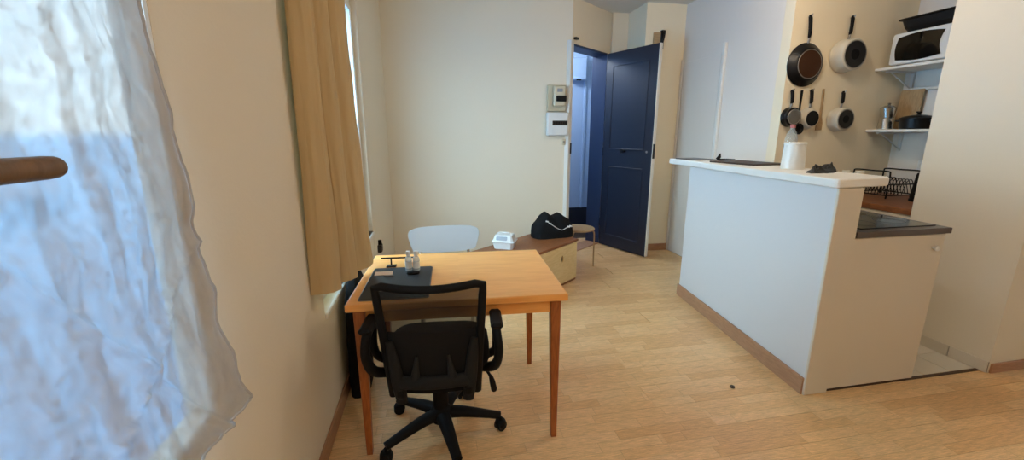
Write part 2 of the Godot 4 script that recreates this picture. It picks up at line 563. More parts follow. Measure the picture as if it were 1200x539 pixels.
func build_shell() -> void:
	var st := mb()
	var xo := XL - 0.28
	for seg in [[2.4, W1[1]], [W2[0], -5.0]]:
		wall_run(st, xo, XL, seg[1], seg[0])
	# the pier between the windows is splayed outwards beside window 1
	prism(st, PackedVector2Array([Vector2(XL, W2[1]), Vector2(XL, W1[0]), Vector2(XL - 0.05, W1[0]), Vector2(xo, W1[0] - 0.62), Vector2(xo, W2[1])]), CEIL, Transform3D(Basis(Vector3.RIGHT, Vector3.BACK, Vector3.DOWN), Vector3(0, CEIL, 0)), 0.0005)
	for w in [W1, W2]:
		wall_run(st, xo if w == W2 else XL - 0.06, XL, w[0], w[1], 0.0, w[2])
		wall_run(st, xo, XL, w[0], w[1], w[3], CEIL)
	# splayed stub between window 2 and the corner
	prism(st, PackedVector2Array([Vector2(XL - 0.01, W2[0] - 0.02), Vector2(XL + 0.002, W2[0] - 0.02), Vector2(-0.425, ZB - 0.01), Vector2(XL - 0.01, ZB - 0.01)]), CEIL, Transform3D(Basis(Vector3.RIGHT, Vector3.BACK, Vector3.DOWN), Vector3(0, CEIL, 0)), 0.0005)
	struct("wall_left", st, mats["wall"])
	st = mb()
	wall_run(st, XL, DL.x, ZB - 0.2, ZB)
	struct("wall_back", st, mats["wall"])
	# slanting entrance wall: lintel over the doorway and a short flank on the hinge side
	st = mb()
	var xf := landing_xf()
	var wd := (DH - DL).length()
	bb(st, Vector3(0, DTOP, -0.18), Vector3(wd, CEIL, 0), 0.001, xf)
	bb(st, Vector3(wd, 0, -0.18), Vector3(wd + 0.22, CEIL, 0), 0.001, xf)
	struct("wall_entrance", st, mats["wall"])
	# alcove behind the open door
	st = mb()
	wall_run(st, 2.1, 3.0, -5.35, -5.2)
	wall_run(st, 2.2, 2.45, -5.2, -5.07)
	struct("wall_alcove", st, mats["wall"])
	st = mb()
	wall_run(st, 2.40, XG, -5.2, -4.63)
	struct("wall_pier", st, mats["cream"], "cream pier beside the blue door")
	st = mb()
	wall_run(st, XG, XG + 0.1, -5.3, ZP - 0.1)
	struct("wall_cupboard", st, mats["white_wall"])
	st = mb()
	wall_run(st, XG, XK + 0.12, ZP - 0.1, ZP)
	struct("wall_pans", st, mats["cream"])
	st = mb()
	wall_run(st, XK, XK + 0.12, ZP, -2.0)
	struct("wall_kitchen", st, mats["white_wall"])
	st = mb()
	wall_run(st, XR, XK + 0.12, -2.29, -1.70)
	struct("wall_right", st, mats["rough_wall"])
	st = mb()
	wall_run(st, 3.635, 3.80, -1.70, -1.66)
	wall_run(st, 3.635, 3.80, -0.80, 2.4)
	wall_run(st, 3.635, 3.80, -1.66, -0.80, 2.1, CEIL)
	struct("wall_side", st, mats["wall"])
	st = mb()
	wall_run(st, xo, 3.8, 2.4, 2.55)
	struct("wall_rear", st, mats["wall"])
	st = mb()
	bb(st, Vector3(xo, CEIL, -6.9), Vector3(4.3, CEIL + 0.15, 2.55), 0.001)
	struct("ceiling", st, mats["ceiling"])
	# landing box
	st = mb()
	wall_run(st, 0.7, 3.1, -6.4, ZL)
	struct("wall_landing_back", st, mats["landing_blue"])
	st = mb()
	wall_run(st, 0.7, 0.8, ZL, ZB - 0.2)
	struct("wall_landing_left", st, mats["landing_blue"])
	st = mb()
	wall_run(st, 3.0, 3.1, ZL, -5.3)
	struct("wall_landing_right", st, mats["landing_blue"])
	st = mb()
	wall_run(st, 0.8, DL.x - 0.12, ZB - 0.24, ZB - 0.2)
	struct("wall_landing_front", st, mats["landing_blue"])
	# skirting boards
	var bt := 0.085
	st = mb()
	bb(st, Vector3(XL, 0, ZB), Vector3(XL + 0.012, bt, 2.4), 0.003, Transform3D.IDENTITY, 2)
	struct("baseboard_left", st, mats["skirting_wood"])
	st = mb()
	bb(st, Vector3(XL + 0.012, 0, ZB), Vector3(DL.x - 0.09, bt, ZB + 0.012), 0.003)
	struct("baseboard_back", st, mats["skirting_wood"])
	st = mb()
	bb(st, Vector3(2.41, 0, -4.63), Vector3(XG - 0.012, bt, -4.618), 0.003)
	struct("baseboard_pier", st, mats["skirting_wood"])
	st = mb()
	bb(st, Vector3(XR + 0.01, 0, -1.70), Vector3(3.62, bt * 0.75, -1.688), 0.003)
	struct("baseboard_right", st, mats["skirting_wood"])

func build_floor() -> void:
	var st := mb()
	bb(st, Vector3(XL - 0.28, -0.15, -6.9), Vector3(4.3, -0.012, 2.55), 0.001)
	var fl := struct("floor", st, mat("underlay", Color(0.24, 0.17, 0.11), 0.9), "beech laminate floor")
	var pw := 0.19
	var pl := 1.285
	var z := 2.4
	var cache := {}
	var row := 0
	while z > -5.25:
		var z1 := z - pw
		var zm := (z + z1) * 0.5
		var x0 := XL
		var x1 := 3.64
		if zm < -1.74 and zm > -3.2: x1 = 2.28
		elif zm <= -3.2: x1 = XG
		if zm < -4.65: x0 = 1.45
		var x := x0 - rng.randf_range(0.05, 1.1)
		while x < x1:
			var a := maxf(x, x0)
			var b := minf(x + pl, x1)
			if b - a > 0.03:
				var l := snappedf(b - a, 0.01)
				var tone := rng.randi_range(0, 5)
				var key := [l]
				if not cache.has(key):
					var s := mb()
					plank(s, l - 0.0004, pw - 0.0004, pl)
					s.generate_normals()
					cache[key] = s.commit()
				var o := MeshInstance3D.new()
				o.name = "plank"
				o.mesh = cache[key]
				o.material_override = mats["plank%d" % tone]
				fl.add_child(o, true)
				o.position = Vector3((a + b) * 0.5, -0.006, zm)
			x += pl
		z -= pw
		row += 1
	# dark joint strip between laminate and kitchen tiles
	st = mb()
	bb(st, Vector3(2.14, -0.01, -1.752), Vector3(XR, 0.004, -1.728), 0.002)
	struct("trim_1", st, wood("dark_strip", Color(0.30, 0.20, 0.12), Color(0.22, 0.14, 0.08), 21, 0.5), "dark strip where laminate meets the kitchen tiles")
	# tiles
	st = mb()
	bb(st, Vector3(2.14, -0.012, ZP), Vector3(XK, -0.004, -1.75), 0.0005)
	var tb := struct("floor_kitchen", st, mats["grout"], "pale tiled kitchen floor")
	var ts := [mat("tile0", Color(0.83, 0.80, 0.74), 0.3), mat("tile1", Color(0.80, 0.775, 0.72), 0.3), mat("tile2", Color(0.845, 0.82, 0.765), 0.3)]
	var s := mb()
	rb(s, Vector3.ZERO, Vector3(0.196, 0.008, 0.196), 0.0015)
	s.generate_normals()
	var tm := s.commit()
	for i in 6:
		for j in 7:
			var p := Vector3(2.88 + 0.1 - 0.2 + i * 0.2 - 0.002, -0.003, -1.853 - j * 0.2)
			if p.x > XK - 0.1 or p.x < 2.6 or p.z < ZP: continue
			var o := MeshInstance3D.new()
			o.name = "tile"
			o.mesh = tm
			o.material_override = ts[rng.randi_range(0, 2)]
			tb.add_child(o, true)
			o.position = p
	# tile skirting along the right wall
	st = mb()
	bb(st, Vector3(XR - 0.003, 0, -2.29), Vector3(XR, 0.072, -1.70), 0.001)
	var sk := struct("baseboard_kitchen", st, mats["grout"], "tile skirting along the right wall")
	for k in 3:
		var q := mb()
		var za := -1.702 - k * 0.2
		bb(q, Vector3(XR - 0.011, 0.001, maxf(za - 0.196, -2.288)), Vector3(XR - 0.003, 0.074, za), 0.002)
		obj("tile", q, ts[k % 3], sk)

func plank(st: SurfaceTool, l: float, w: float, full: float) -> void:
	# top with print coordinates, chamfered rims
	var h := 0.006
	var b := 0.0006
	var xf := Transform3D.IDENTITY
	var put := func(p: Vector3):
		st.set_smooth_group(-1)
		st.set_uv(Vector2((p.x + l / 2) / full, (p.z + w / 2) / w))
		st.add_vertex(p)
	var t := [Vector3(-l / 2 + b, h, -w / 2 + b), Vector3(l / 2 - b, h, -w / 2 + b), Vector3(l / 2 - b, h, w / 2 - b), Vector3(-l / 2 + b, h, w / 2 - b)]
	var d := [Vector3(-l / 2, h - b, -w / 2), Vector3(l / 2, h - b, -w / 2), Vector3(l / 2, h - b, w / 2), Vector3(-l / 2, h - b, w / 2)]
	var e := [Vector3(-l / 2, -h, -w / 2), Vector3(l / 2, -h, -w / 2), Vector3(l / 2, -h, w / 2), Vector3(-l / 2, -h, w / 2)]
	for k in [0, 1, 2, 0, 2, 3]: put.call(t[k])
	for i in 4:
		var j := (i + 1) % 4
		for q in [t[i], d[j], t[j], t[i], d[i], d[j]]: put.call(q)
		for q in [d[i], e[j], d[j], d[i], e[i], e[j]]: put.call(q)

# ---------------------------------------------------------------- windows
func build_windows() -> void:
	var no := 1
	for w in [W1, W2]:
		var zc: float = (w[0] + w[1]) / 2
		var yc: float = (w[2] + w[3]) / 2
		var zw: float = w[1] - w[0]
		var yh: float = w[3] - w[2]
		var slim: bool = no == 1          # the first window sits almost flush, in a slender frame
		var gx := XL - (0.03 if slim else 0.075)
		var st := mb()
		var f := 0.02 if slim else 0.05
		bb(st, Vector3(gx - 0.03, w[2], w[0]), Vector3(gx + 0.03, w[2] + f, w[1]), 0.004)
		bb(st, Vector3(gx - 0.03, w[3] - f, w[0]), Vector3(gx + 0.03, w[3], w[1]), 0.004)
		for z in [w[0] + f / 2, w[1] - f / 2]:
			bb(st, Vector3(gx - 0.03, w[2] + f, z - f / 2), Vector3(gx + 0.03, w[3] - f, z + f / 2), 0.004)
		bb(st, Vector3(gx - 0.03, w[2] + f, zc - 0.035), Vector3(gx + 0.03, w[3] - f, zc + 0.035), 0.004)
		var o := struct("window_%d" % no, st, mats["joinery"], ["white casement window behind the sheer curtain", "white casement window behind the beige curtain"][no - 1])
		for s in [-1, 1]:
			var za: float = zc + s * 0.035
			var zb: float = zc + s * (zw / 2 - f)
			st = mb()
			var c := 0.022 if slim else 0.045
			for z in [za + s * c / 2, zb - s * c / 2]:
				bb(st, Vector3(gx - 0.015, w[2] + f, z - c / 2), Vector3(gx + 0.042, w[3] - f, z + c / 2), 0.005)
			for y in [w[2] + f + c / 2, w[3] - f - c / 2]:
				bb(st, Vector3(gx - 0.0145, y - c / 2, minf(za, zb) + c), Vector3(gx + 0.0415, y + c / 2, maxf(za, zb) - c), 0.005)
			obj("casement", st, mats["joinery"], o)
			st = mb()
			bb(st, Vector3(gx - 0.004, w[2] + f + c, minf(za, zb) + c), Vector3(gx, w[3] - f - c, maxf(za, zb) - c), 0.0005)
			obj("pane", st, mats["pane"], o)
		if not slim: window_fittings(o, gx, w, zc, yc)
		if not slim:
			st = mb()
			bb(st, Vector3(XL - 0.03, w[2] - 0.03, w[0]), Vector3(XL + 0.012, w[2], w[1]), 0.005)
			obj("window_sill", st, mats["joinery"], o)
		no += 1

func window_fittings(o: Node, gx: float, w: Array, zc: float, yc: float) -> void:
		var st := mb()
		tube(st, [Vector3(gx + 0.055, w[2] + 0.06, zc), Vector3(gx + 0.055, w[3] - 0.06, zc)], 0.006, 8)
		obj("bolt_rod", st, mats["dull_steel"], o)
		st = mb()
		tube(st, curve([Vector3(gx + 0.04, yc - 0.1, zc), Vector3(gx + 0.07, yc - 0.1, zc), Vector3(gx + 0.078, yc - 0.14, zc), Vector3(gx + 0.075, yc - 0.2, zc)], 4), 0.008, 8)
		obj("handle", st, mats["dull_steel"], o)

# ---------------------------------------------------------------- entrance
func build_entrance() -> void:
	var xf := landing_xf()
	var wd := (DH - DL).length()
	# frame: white latch jamb, blue hinge reveal, blue head
	var st := mb()
	bb(st, Vector3(-0.045, 0, -0.20), Vector3(0.012, DTOP + 0.03, 0.016), 0.004, xf)
	var fr := struct("trim_2", st, mats["joinery"], "white latch jamb of the entrance doorway")
	st = mb()
	bb(st, Vector3(-0.01, 1.20, 0.014), Vector3(0.016, 1.32, 0.020), 0.002, xf)
	obj("strike_plate", st, mats["black_metal"], fr)
	st = mb()
	bb(st, Vector3(0.0, DTOP + 0.035, 0.012), Vector3(0.055, DTOP + 0.06, 0.05), 0.006, xf)
	obj("door_catch", st, mats["black_metal"], fr)
	st = mb()
	bb(st, Vector3(wd - 0.004, 0, -0.20), Vector3(wd + 0.0, DTOP, -0.0), 0.001, xf)
	bb(st, Vector3(0.012, DTOP - 0.02, -0.20), Vector3(wd, DTOP, -0.0), 0.001, xf)
	struct("trim_3", st, mats["mid_blue"], "blue painted reveal of the entrance doorway")
	st = mb()
	bb(st, Vector3(0.8, 0, ZL), Vector3(3.0, 0.30, ZL + 0.014), 0.002)
	struct("baseboard_landing", st, mats["navy"], "dark blue dado along the landing wall")
	st = mb()
	bb(st, Vector3(0.012, -0.005, -0.20), Vector3(wd, 0.012, 0.0), 0.004, xf)
	struct("trim_4", st, mats["skirting_wood"], "wooden threshold of the entrance")
	# landing wall features
	st = mb()
	bb(st, Vector3(2.26, 0.30, ZL), Vector3(2.30, CEIL - 0.1, ZL + 0.025), 0.004)
	struct("trim_5", st, mats["landing_blue"], "vertical cover strip on the landing wall")
	var mbx := thing("landing_meter_box", "pale blue meter box high on the landing wall", "box", Vector3(2.14, 2.16, ZL))
	st = mb()
	rb(st, Vector3(0, 0.17, 0.06), Vector3(0.24, 0.30, 0.12), 0.012)
	obj("housing", st, mats["landing_blue"], mbx)
	st = mb()
	rb(st, Vector3(0, 0.035, 0.07), Vector3(0.22, 0.045, 0.12), 0.015)
	obj("base", st, mats["landing_blue"], mbx)
	st = mb()
	rb(st, Vector3(0, 0.018, 0.12), Vector3(0.07, 0.02, 0.03), 0.004)
	obj("clip", st, mats["black_plastic"], mbx)
	# door leaf, standing open into the room
	var near := Vector3(2.437, 0, -4.335)
	var d := (near - DH)
	var w := d.length()
	d = d.normalized()
	var nrm := Vector3(-d.z, 0, d.x)     # towards the left, visible face
	var lf := Transform3D(Basis(d, Vector3.UP, -nrm), DH + d * 0.0 + Vector3(0, 0, 0))
	if nrm.x > 0: lf = Transform3D(Basis(d, Vector3.UP, nrm), DH)
	# local: x from hinge to latch edge, z across the leaf
	var door := Node3D.new()
	door.name = "door_1"
	add_child(door)
	door.set_meta("kind", "structure")
	door.set_meta("label", "dark blue entrance door standing open into the room")
	door.transform = Transform3D(Basis(d, Vector3.UP, d.cross(Vector3.UP)), DH)
	st = mb()
	bb(st, Vector3(0.02, 0.012, -0.021), Vector3(w - 0.006, DTOP - 0.012, 0.021), 0.003)
	obj("leaf", st, mats["navy"], door)
	# raised mouldings of the two panels on both faces
	for sg in [-1, 1]:
		for pn in [[0.16, 1.02], [1.24, 2.2]]:
			st = mb()
			var x0 := 0.13
			var x1 := w - 0.13
			var zf: float = sg * 0.023
			for y in [pn[0], pn[1]]:
				rb(st, Vector3((x0 + x1) / 2, y, zf), Vector3(x1 - x0, 0.016, 0.006), 0.002)
			for x in [x0, x1]:
				rb(st, Vector3(x, (pn[0] + pn[1]) / 2, zf), Vector3(0.016, pn[1] - pn[0] - 0.016, 0.006), 0.002)
			obj("panel_moulding", st, mats["navy"], door)
	st = mb()
	bb(st, Vector3(w - 0.006, 0.012, -0.022), Vector3(w + 0.002, DTOP - 0.012, 0.022), 0.002)
	obj("edge_strip", st, mats["joinery"], door)
	st = mb()
	bb(st, Vector3(w - 0.004, 1.15, -0.014), Vector3(w + 0.007, 1.31, 0.02), 0.002)
	obj("lock_plate", st, mats["black_metal"], door)
	for sg in [-1, 1]:
		st = mb()
		var kx := Transform3D(Basis(Vector3.RIGHT, PI / 2 * sg), Vector3(w * 0.48, 1.22, 0.021 * sg))
		lathe(st, [Vector2(0, 0), Vector2(0.018, 0), Vector2(0.018, 0.006), Vector2(0.01, 0.012), Vector2(0.012, 0.03), Vector2(0.026, 0.042), Vector2(0.024, 0.055), Vector2(0, 0.06)], 16, kx)
		obj("knob", st, mats["black_metal"], door)
		st = mb()
		kx = Transform3D(Basis(Vector3.RIGHT, PI / 2 * sg), Vector3(w * 0.9, 1.22, 0.021 * sg))
		lathe(st, [Vector2(0, 0), Vector2(0.014, 0), Vector2(0.013, 0.004), Vector2(0, 0.005)], 12, kx)
		obj("keyhole_cover", st, mats["dull_steel"], door)
	for y in [0.3, 1.2, 2.1]:
		st = mb()
		tube(st, [Vector3(0.008, y - 0.05, 0), Vector3(0.008, y + 0.05, 0)], 0.009, 10)
		obj("hinge", st, mats["black_metal"], door)
	# bracket on the pier above the leaf
	var br := thing("door_bracket", "black metal bracket with wooden block on pier above door", "bracket", Vector3(2.57, 2.34, -4.63))
	st = mb()
	rb(st, Vector3(-0.04, 0.09, 0.015), Vector3(0.08, 0.17, 0.03), 0.004)
	obj("block", st, mats["pale_wood"], br)
	st = mb()
	rb(st, Vector3(0.02, 0.1, 0.02), Vector3(0.035, 0.2, 0.04), 0.006)
	tube(st, curve([Vector3(0.02, 0.17, 0.04), Vector3(0.02, 0.18, 0.07), Vector3(0.01, 0.12, 0.08), Vector3(0.0, 0.05, 0.07)], 4), 0.011, 8)
	obj("arm", st, mats["black_metal"], br)
	# cupboard door line on the pale wall
	var cd := Node3D.new()
	cd.name = "door_2"
	add_child(cd)
	cd.set_meta("kind", "structure")
	cd.set_meta("label", "flush white cupboard door in the pale wall")
	st = mb()
	bb(st, Vector3(XG - 0.012, 0.02, -4.58), Vector3(XG, 2.20, -3.94), 0.003)
	obj("leaf", st, mats["white_wall"], cd)
	st = mb()
	bb(st, Vector3(XG - 0.03, 0.0, -3.915), Vector3(XG, 2.285, -3.875), 0.005)
	obj("cover_strip", st, mats["laminate_white"], cd)
	st = mb()
	bb(st, Vector3(XG - 0.02, 0.0, -4.63), Vector3(XG, 2.24, -4.60), 0.004)
	obj("cover_strip", st, mats["white_wall"], cd)
	# white door at the right edge
	var wdr := Node3D.new()
	wdr.name = "door_3"
	add_child(wdr)
	wdr.set_meta("kind", "structure")
	wdr.set_meta("label", "white interior door at the right edge")
	st = mb()
	bb(st, Vector3(3.65, 0.01, -1.645), Vector3(3.69, 2.08, -0.80), 0.003)
	obj("leaf", st, mats["joinery"], wdr)
	st = mb()
	bb(st, Vector3(3.642, 1.0, -0.93), Vector3(3.65, 1.2, -0.89), 0.003)
	obj("handle_plate", st, mats["dull_steel"], wdr)
	st = mb()
	tube(st, curve([Vector3(3.65, 1.1, -0.91), Vector3(3.60, 1.1, -0.91), Vector3(3.595, 1.1, -0.95), Vector3(3.595, 1.1, -1.02)], 4), 0.009, 8)
	obj("handle", st, mats["dull_steel"], wdr)

# ---------------------------------------------------------------- bar
func build_bar() -> void:
	var t := thing("breakfast_bar", "white half-height bar with a white slab top and wooden skirting", "bar counter")
	# footprint of the half wall (skewed a little against the room)
	var a := Vector2(1.987, -1.729)
	var b := Vector2(2.158, -3.216)
	var c := b + Vector2(0.143, 0.0)
	var d := a + Vector2(0.146, -0.004)
	var up := Transform3D(Basis(Vector3.RIGHT, Vector3.BACK, Vector3.DOWN), Vector3.ZERO)  # polygon (x, z) -> ground plan, extruded downwards
	var st := mb()
	up.origin.y = 1.155
	prism(st, PackedVector2Array([a, b, c, d]), 1.155, up, 0.002)
	obj("half_wall", st, mats["bar_white"], t)
	st = mb()
	bb(st, Vector3(a.x - 0.004, 0, a.y - 0.004), Vector3(d.x + 0.002, 1.155, a.y + 0.012), 0.003)
	obj("end_panel", st, mats["cabinet_white"], t)
	# slab with rounded near corners
	st = mb()
	var pts := PackedVector2Array()
	var s0 := Vector2(1.955, -1.70)
	var s1 := Vector2(2.345, -1.755)
	var s2 := Vector2(2.50, -3.47)
	var s3 := Vector2(2.132, -3.50)
	for q in [[s0, s3, s1], [s1, s0, s2]]:
		var p: Vector2 = q[0]
		var e0: Vector2 = (q[1] - p).normalized()
		var e1: Vector2 = (q[2] - p).normalized()
		for k in 6:
			var u := k / 5.0
			var r := 0.045
			pts.append((p + e0 * r).lerp(p, u).lerp(p.lerp(p + e1 * r, u), u))
	pts.append(s2)
	pts.append(s3)
	up.origin.y = 1.203
	prism(st, pts, 0.046, up, 0.006)
	obj("slab_top", st, mats["laminate_white"], t)
	# skirting along the room face
	st = mb()
	var e := (b - a).normalized()
	var n := Vector2(e.y, -e.x)
	if n.x > 0: n = -n
	prism(st, PackedVector2Array([a + n * 0.014, b + n * 0.014 + e * 0.012, b + e * 0.012, a]), 0.1, Transform3D(up.basis, Vector3(0, 0.1, 0)), 0.002)
	obj("skirting", st, mats["skirting_wood"], t)

# ---------------------------------------------------------------- kitchen
func build_kitchen() -> void:
	# counter unit behind the bar
	var t := thing("base_cabinet", "white base cabinet with knob closing the bar end", "cabinet", Vector3(2.138, 0, -1.74))
	var st := mb()
	var dn := Basis(Vector3.RIGHT, Vector3.BACK, Vector3.DOWN)
	prism(st, PackedVector2Array([Vector2(0.012, -0.005), Vector2(0.60, -0.005), Vector2(0.70, -1.36), Vector2(0.168, -1.36)]), 0.893, Transform3D(dn, Vector3(0, 0.893, 0)), 0.002)
	obj("body", st, mats["cabinet_white"], t)
	st = mb()
	bb(st, Vector3(0.002, 0.012, -0.004), Vector3(0.606, 0.890, 0.012), 0.003)
	var dr := obj("door", st, mats["cabinet_white"], t)
	st = mb()
	lathe(st, [Vector2(0, 0), Vector2(0.006, 0), Vector2(0.006, 0.012), Vector2(0.014, 0.016), Vector2(0.015, 0.024), Vector2(0.010, 0.029), Vector2(0, 0.030)], 14, Transform3D(Basis(Vector3.RIGHT, PI / 2), Vector3(0.535, 0.815, 0.012)))
	obj("knob", st, mats["white_plastic"], dr)
	var wt := thing("worktop", "dark grey laminate worktop on the cabinet behind bar", "worktop", Vector3(2.138, 0.893, -1.74))
	st = mb()
	prism(st, PackedVector2Array([Vector2(0.006, 0.022), Vector2(0.625, 0.022), Vector2(0.72, -1.37), Vector2(0.170, -1.37)]), 0.032, Transform3D(dn, Vector3(0, 0.032, 0)), 0.003)
	obj("board", st, mat("worktop_grey", Color(0.30, 0.26, 0.24), 0.35), wt)
	var hb := thing("ceramic_hob", "black glass hob set in the grey worktop", "hob", Vector3(2.455, 0.925, -2.03))
	st = mb()
	rb(st, Vector3(0.02, 0.003, 0), Vector3(0.5, 0.006, 0.52), 0.002)
	obj("glass_plate", st, mats["dark_glass"], hb)
	for p in [[-0.1, 0.12, 0.09], [0.13, 0.12, 0.075], [-0.1, -0.12, 0.075], [0.13, -0.12, 0.09]]:
		st = mb()
		lathe(st, [Vector2(p[2] - 0.004, 0.006), Vector2(p[2] - 0.004, 0.0064), Vector2(p[2], 0.0064), Vector2(p[2], 0.006)], 32, Transform3D(Basis(), Vector3(p[0], 0, p[1])))
		obj("cooking_zone", st, mat("zone", Color(0.25, 0.25, 0.26), 0.3), hb)
	# cabinet with wooden worktop in the nook
	var c := thing("kitchen_cabinet", "white base unit in the kitchen nook under wooden worktop", "cabinet", Vector3(3.34, 0, ZP + 0.01))
	st = mb()
	bb(st, Vector3(0, 0.0, 0), Vector3(XK - 3.345, 0.855, 0.80), 0.002)
	obj("body", st, mats["cabinet_white"], c)
	for k in 2:
		st = mb()
		bb(st, Vector3(-0.016, 0.02, 0.005 + k * 0.398), Vector3(0.0, 0.845, 0.39 + k * 0.398), 0.003)
		var d := obj("door", st, mats["cabinet_white"], c)
		st = mb()
		lathe(st, [Vector2(0, 0), Vector2(0.006, 0), Vector2(0.006, 0.012), Vector2(0.014, 0.016), Vector2(0.014, 0.026), Vector2(0, 0.028)], 12, Transform3D(Basis(Vector3.BACK, PI / 2), Vector3(-0.016, 0.76, 0.34 + k * 0.12)))
		obj("knob", st, mats["white_plastic"], d)
	var w := thing("wooden_worktop", "brown wooden worktop under the kitchen shelves", "worktop", Vector3(3.325, 0.855, ZP + 0.004))
	st = mb()
	bb(st, Vector3(0, 0, 0), Vector3(XK - 3.33, 0.042, 0.82), 0.004, Transform3D.IDENTITY, 2)
	obj("board", st, mats["worktop_wood"], w)
	# shelves on brackets
	for i in 2:
		var y: float = [1.935, 1.435][i]
		var sx: float = [3.74, 3.76][i]
		var s := thing("kitchen_shelf", ["white wall shelf carrying the microwave", "white wall shelf carrying the coffee pot and black pot"][i], "shelf", Vector3(0, y, 0))
		st = mb()
		bb(st, Vector3(sx, 0, ZP + 0.004), Vector3(XK - 0.002, 0.022, -2.31), 0.003)
		obj("board", st, mats["laminate_white"], s)
		for z in [-3.05, -2.45]:
			st = mb()
			bb(st, Vector3(XK - 0.018, -0.16, z - 0.012), Vector3(XK - 0.002, -0.001, z + 0.012), 0.002)
			bb(st, Vector3(sx + 0.05, -0.016, z - 0.012), Vector3(XK - 0.02, -0.001, z + 0.012), 0.002)
			tube(st, [Vector3(XK - 0.02, -0.14, z), Vector3(sx + 0.10, -0.016, z)], 0.006, 8)
			obj("bracket", st, mats["white_plastic"], s)
	# small ledge rail seen under the upper shelf
	st = mb()
	bb(st, Vector3(XK - 0.03, 1.775, ZP + 0.06), Vector3(XK - 0.002, 1.80, -2.35), 0.004)
	struct("trim_6", st, mats["joinery"], "white rail on the kitchen wall under the upper shelf")

# ---------------------------------------------------------------- table
func build_table() -> void:
	var t := thing("work_table", "light brown wooden table with tapered legs by the window", "table", Vector3(0.118, 0, -2.03), -3.0)
	var hw := 0.47
	var hd := 0.365
	var st := mb()
	rb(st, Vector3(0, 0.7215, 0), Vector3(hw * 2, 0.033, hd * 2), 0.004)
	obj("tabletop", st, mats["table_wood"], t)
	for s in [-1, 1]:
		st = mb()
		rb(st, Vector3(0, 0.672, s * (hd - 0.05)), Vector3(hw * 2 - 0.13, 0.064, 0.022), 0.002)
		obj("apron", st, mats["table_wood"], t)
		st = mb()
		rb(st, Vector3(s * (hw - 0.055), 0.672, 0), Vector3(0.022, 0.064, hd * 2 - 0.14), 0.002, Transform3D.IDENTITY, 2)
		obj("apron", st, mats["table_wood"], t)
	for sx in [-1, 1]:
		for sz in [-1, 1]:
			st = mb()
			taper(st, Vector3(sx * (hw - 0.043), 0, sz * (hd - 0.038)), Vector2(0.013, 0.013), Vector3(sx * (hw - 0.05), 0.705, sz * (hd - 0.042)), Vector2(0.024, 0.024))
			obj("leg", st, mats["leg_wood"], t)

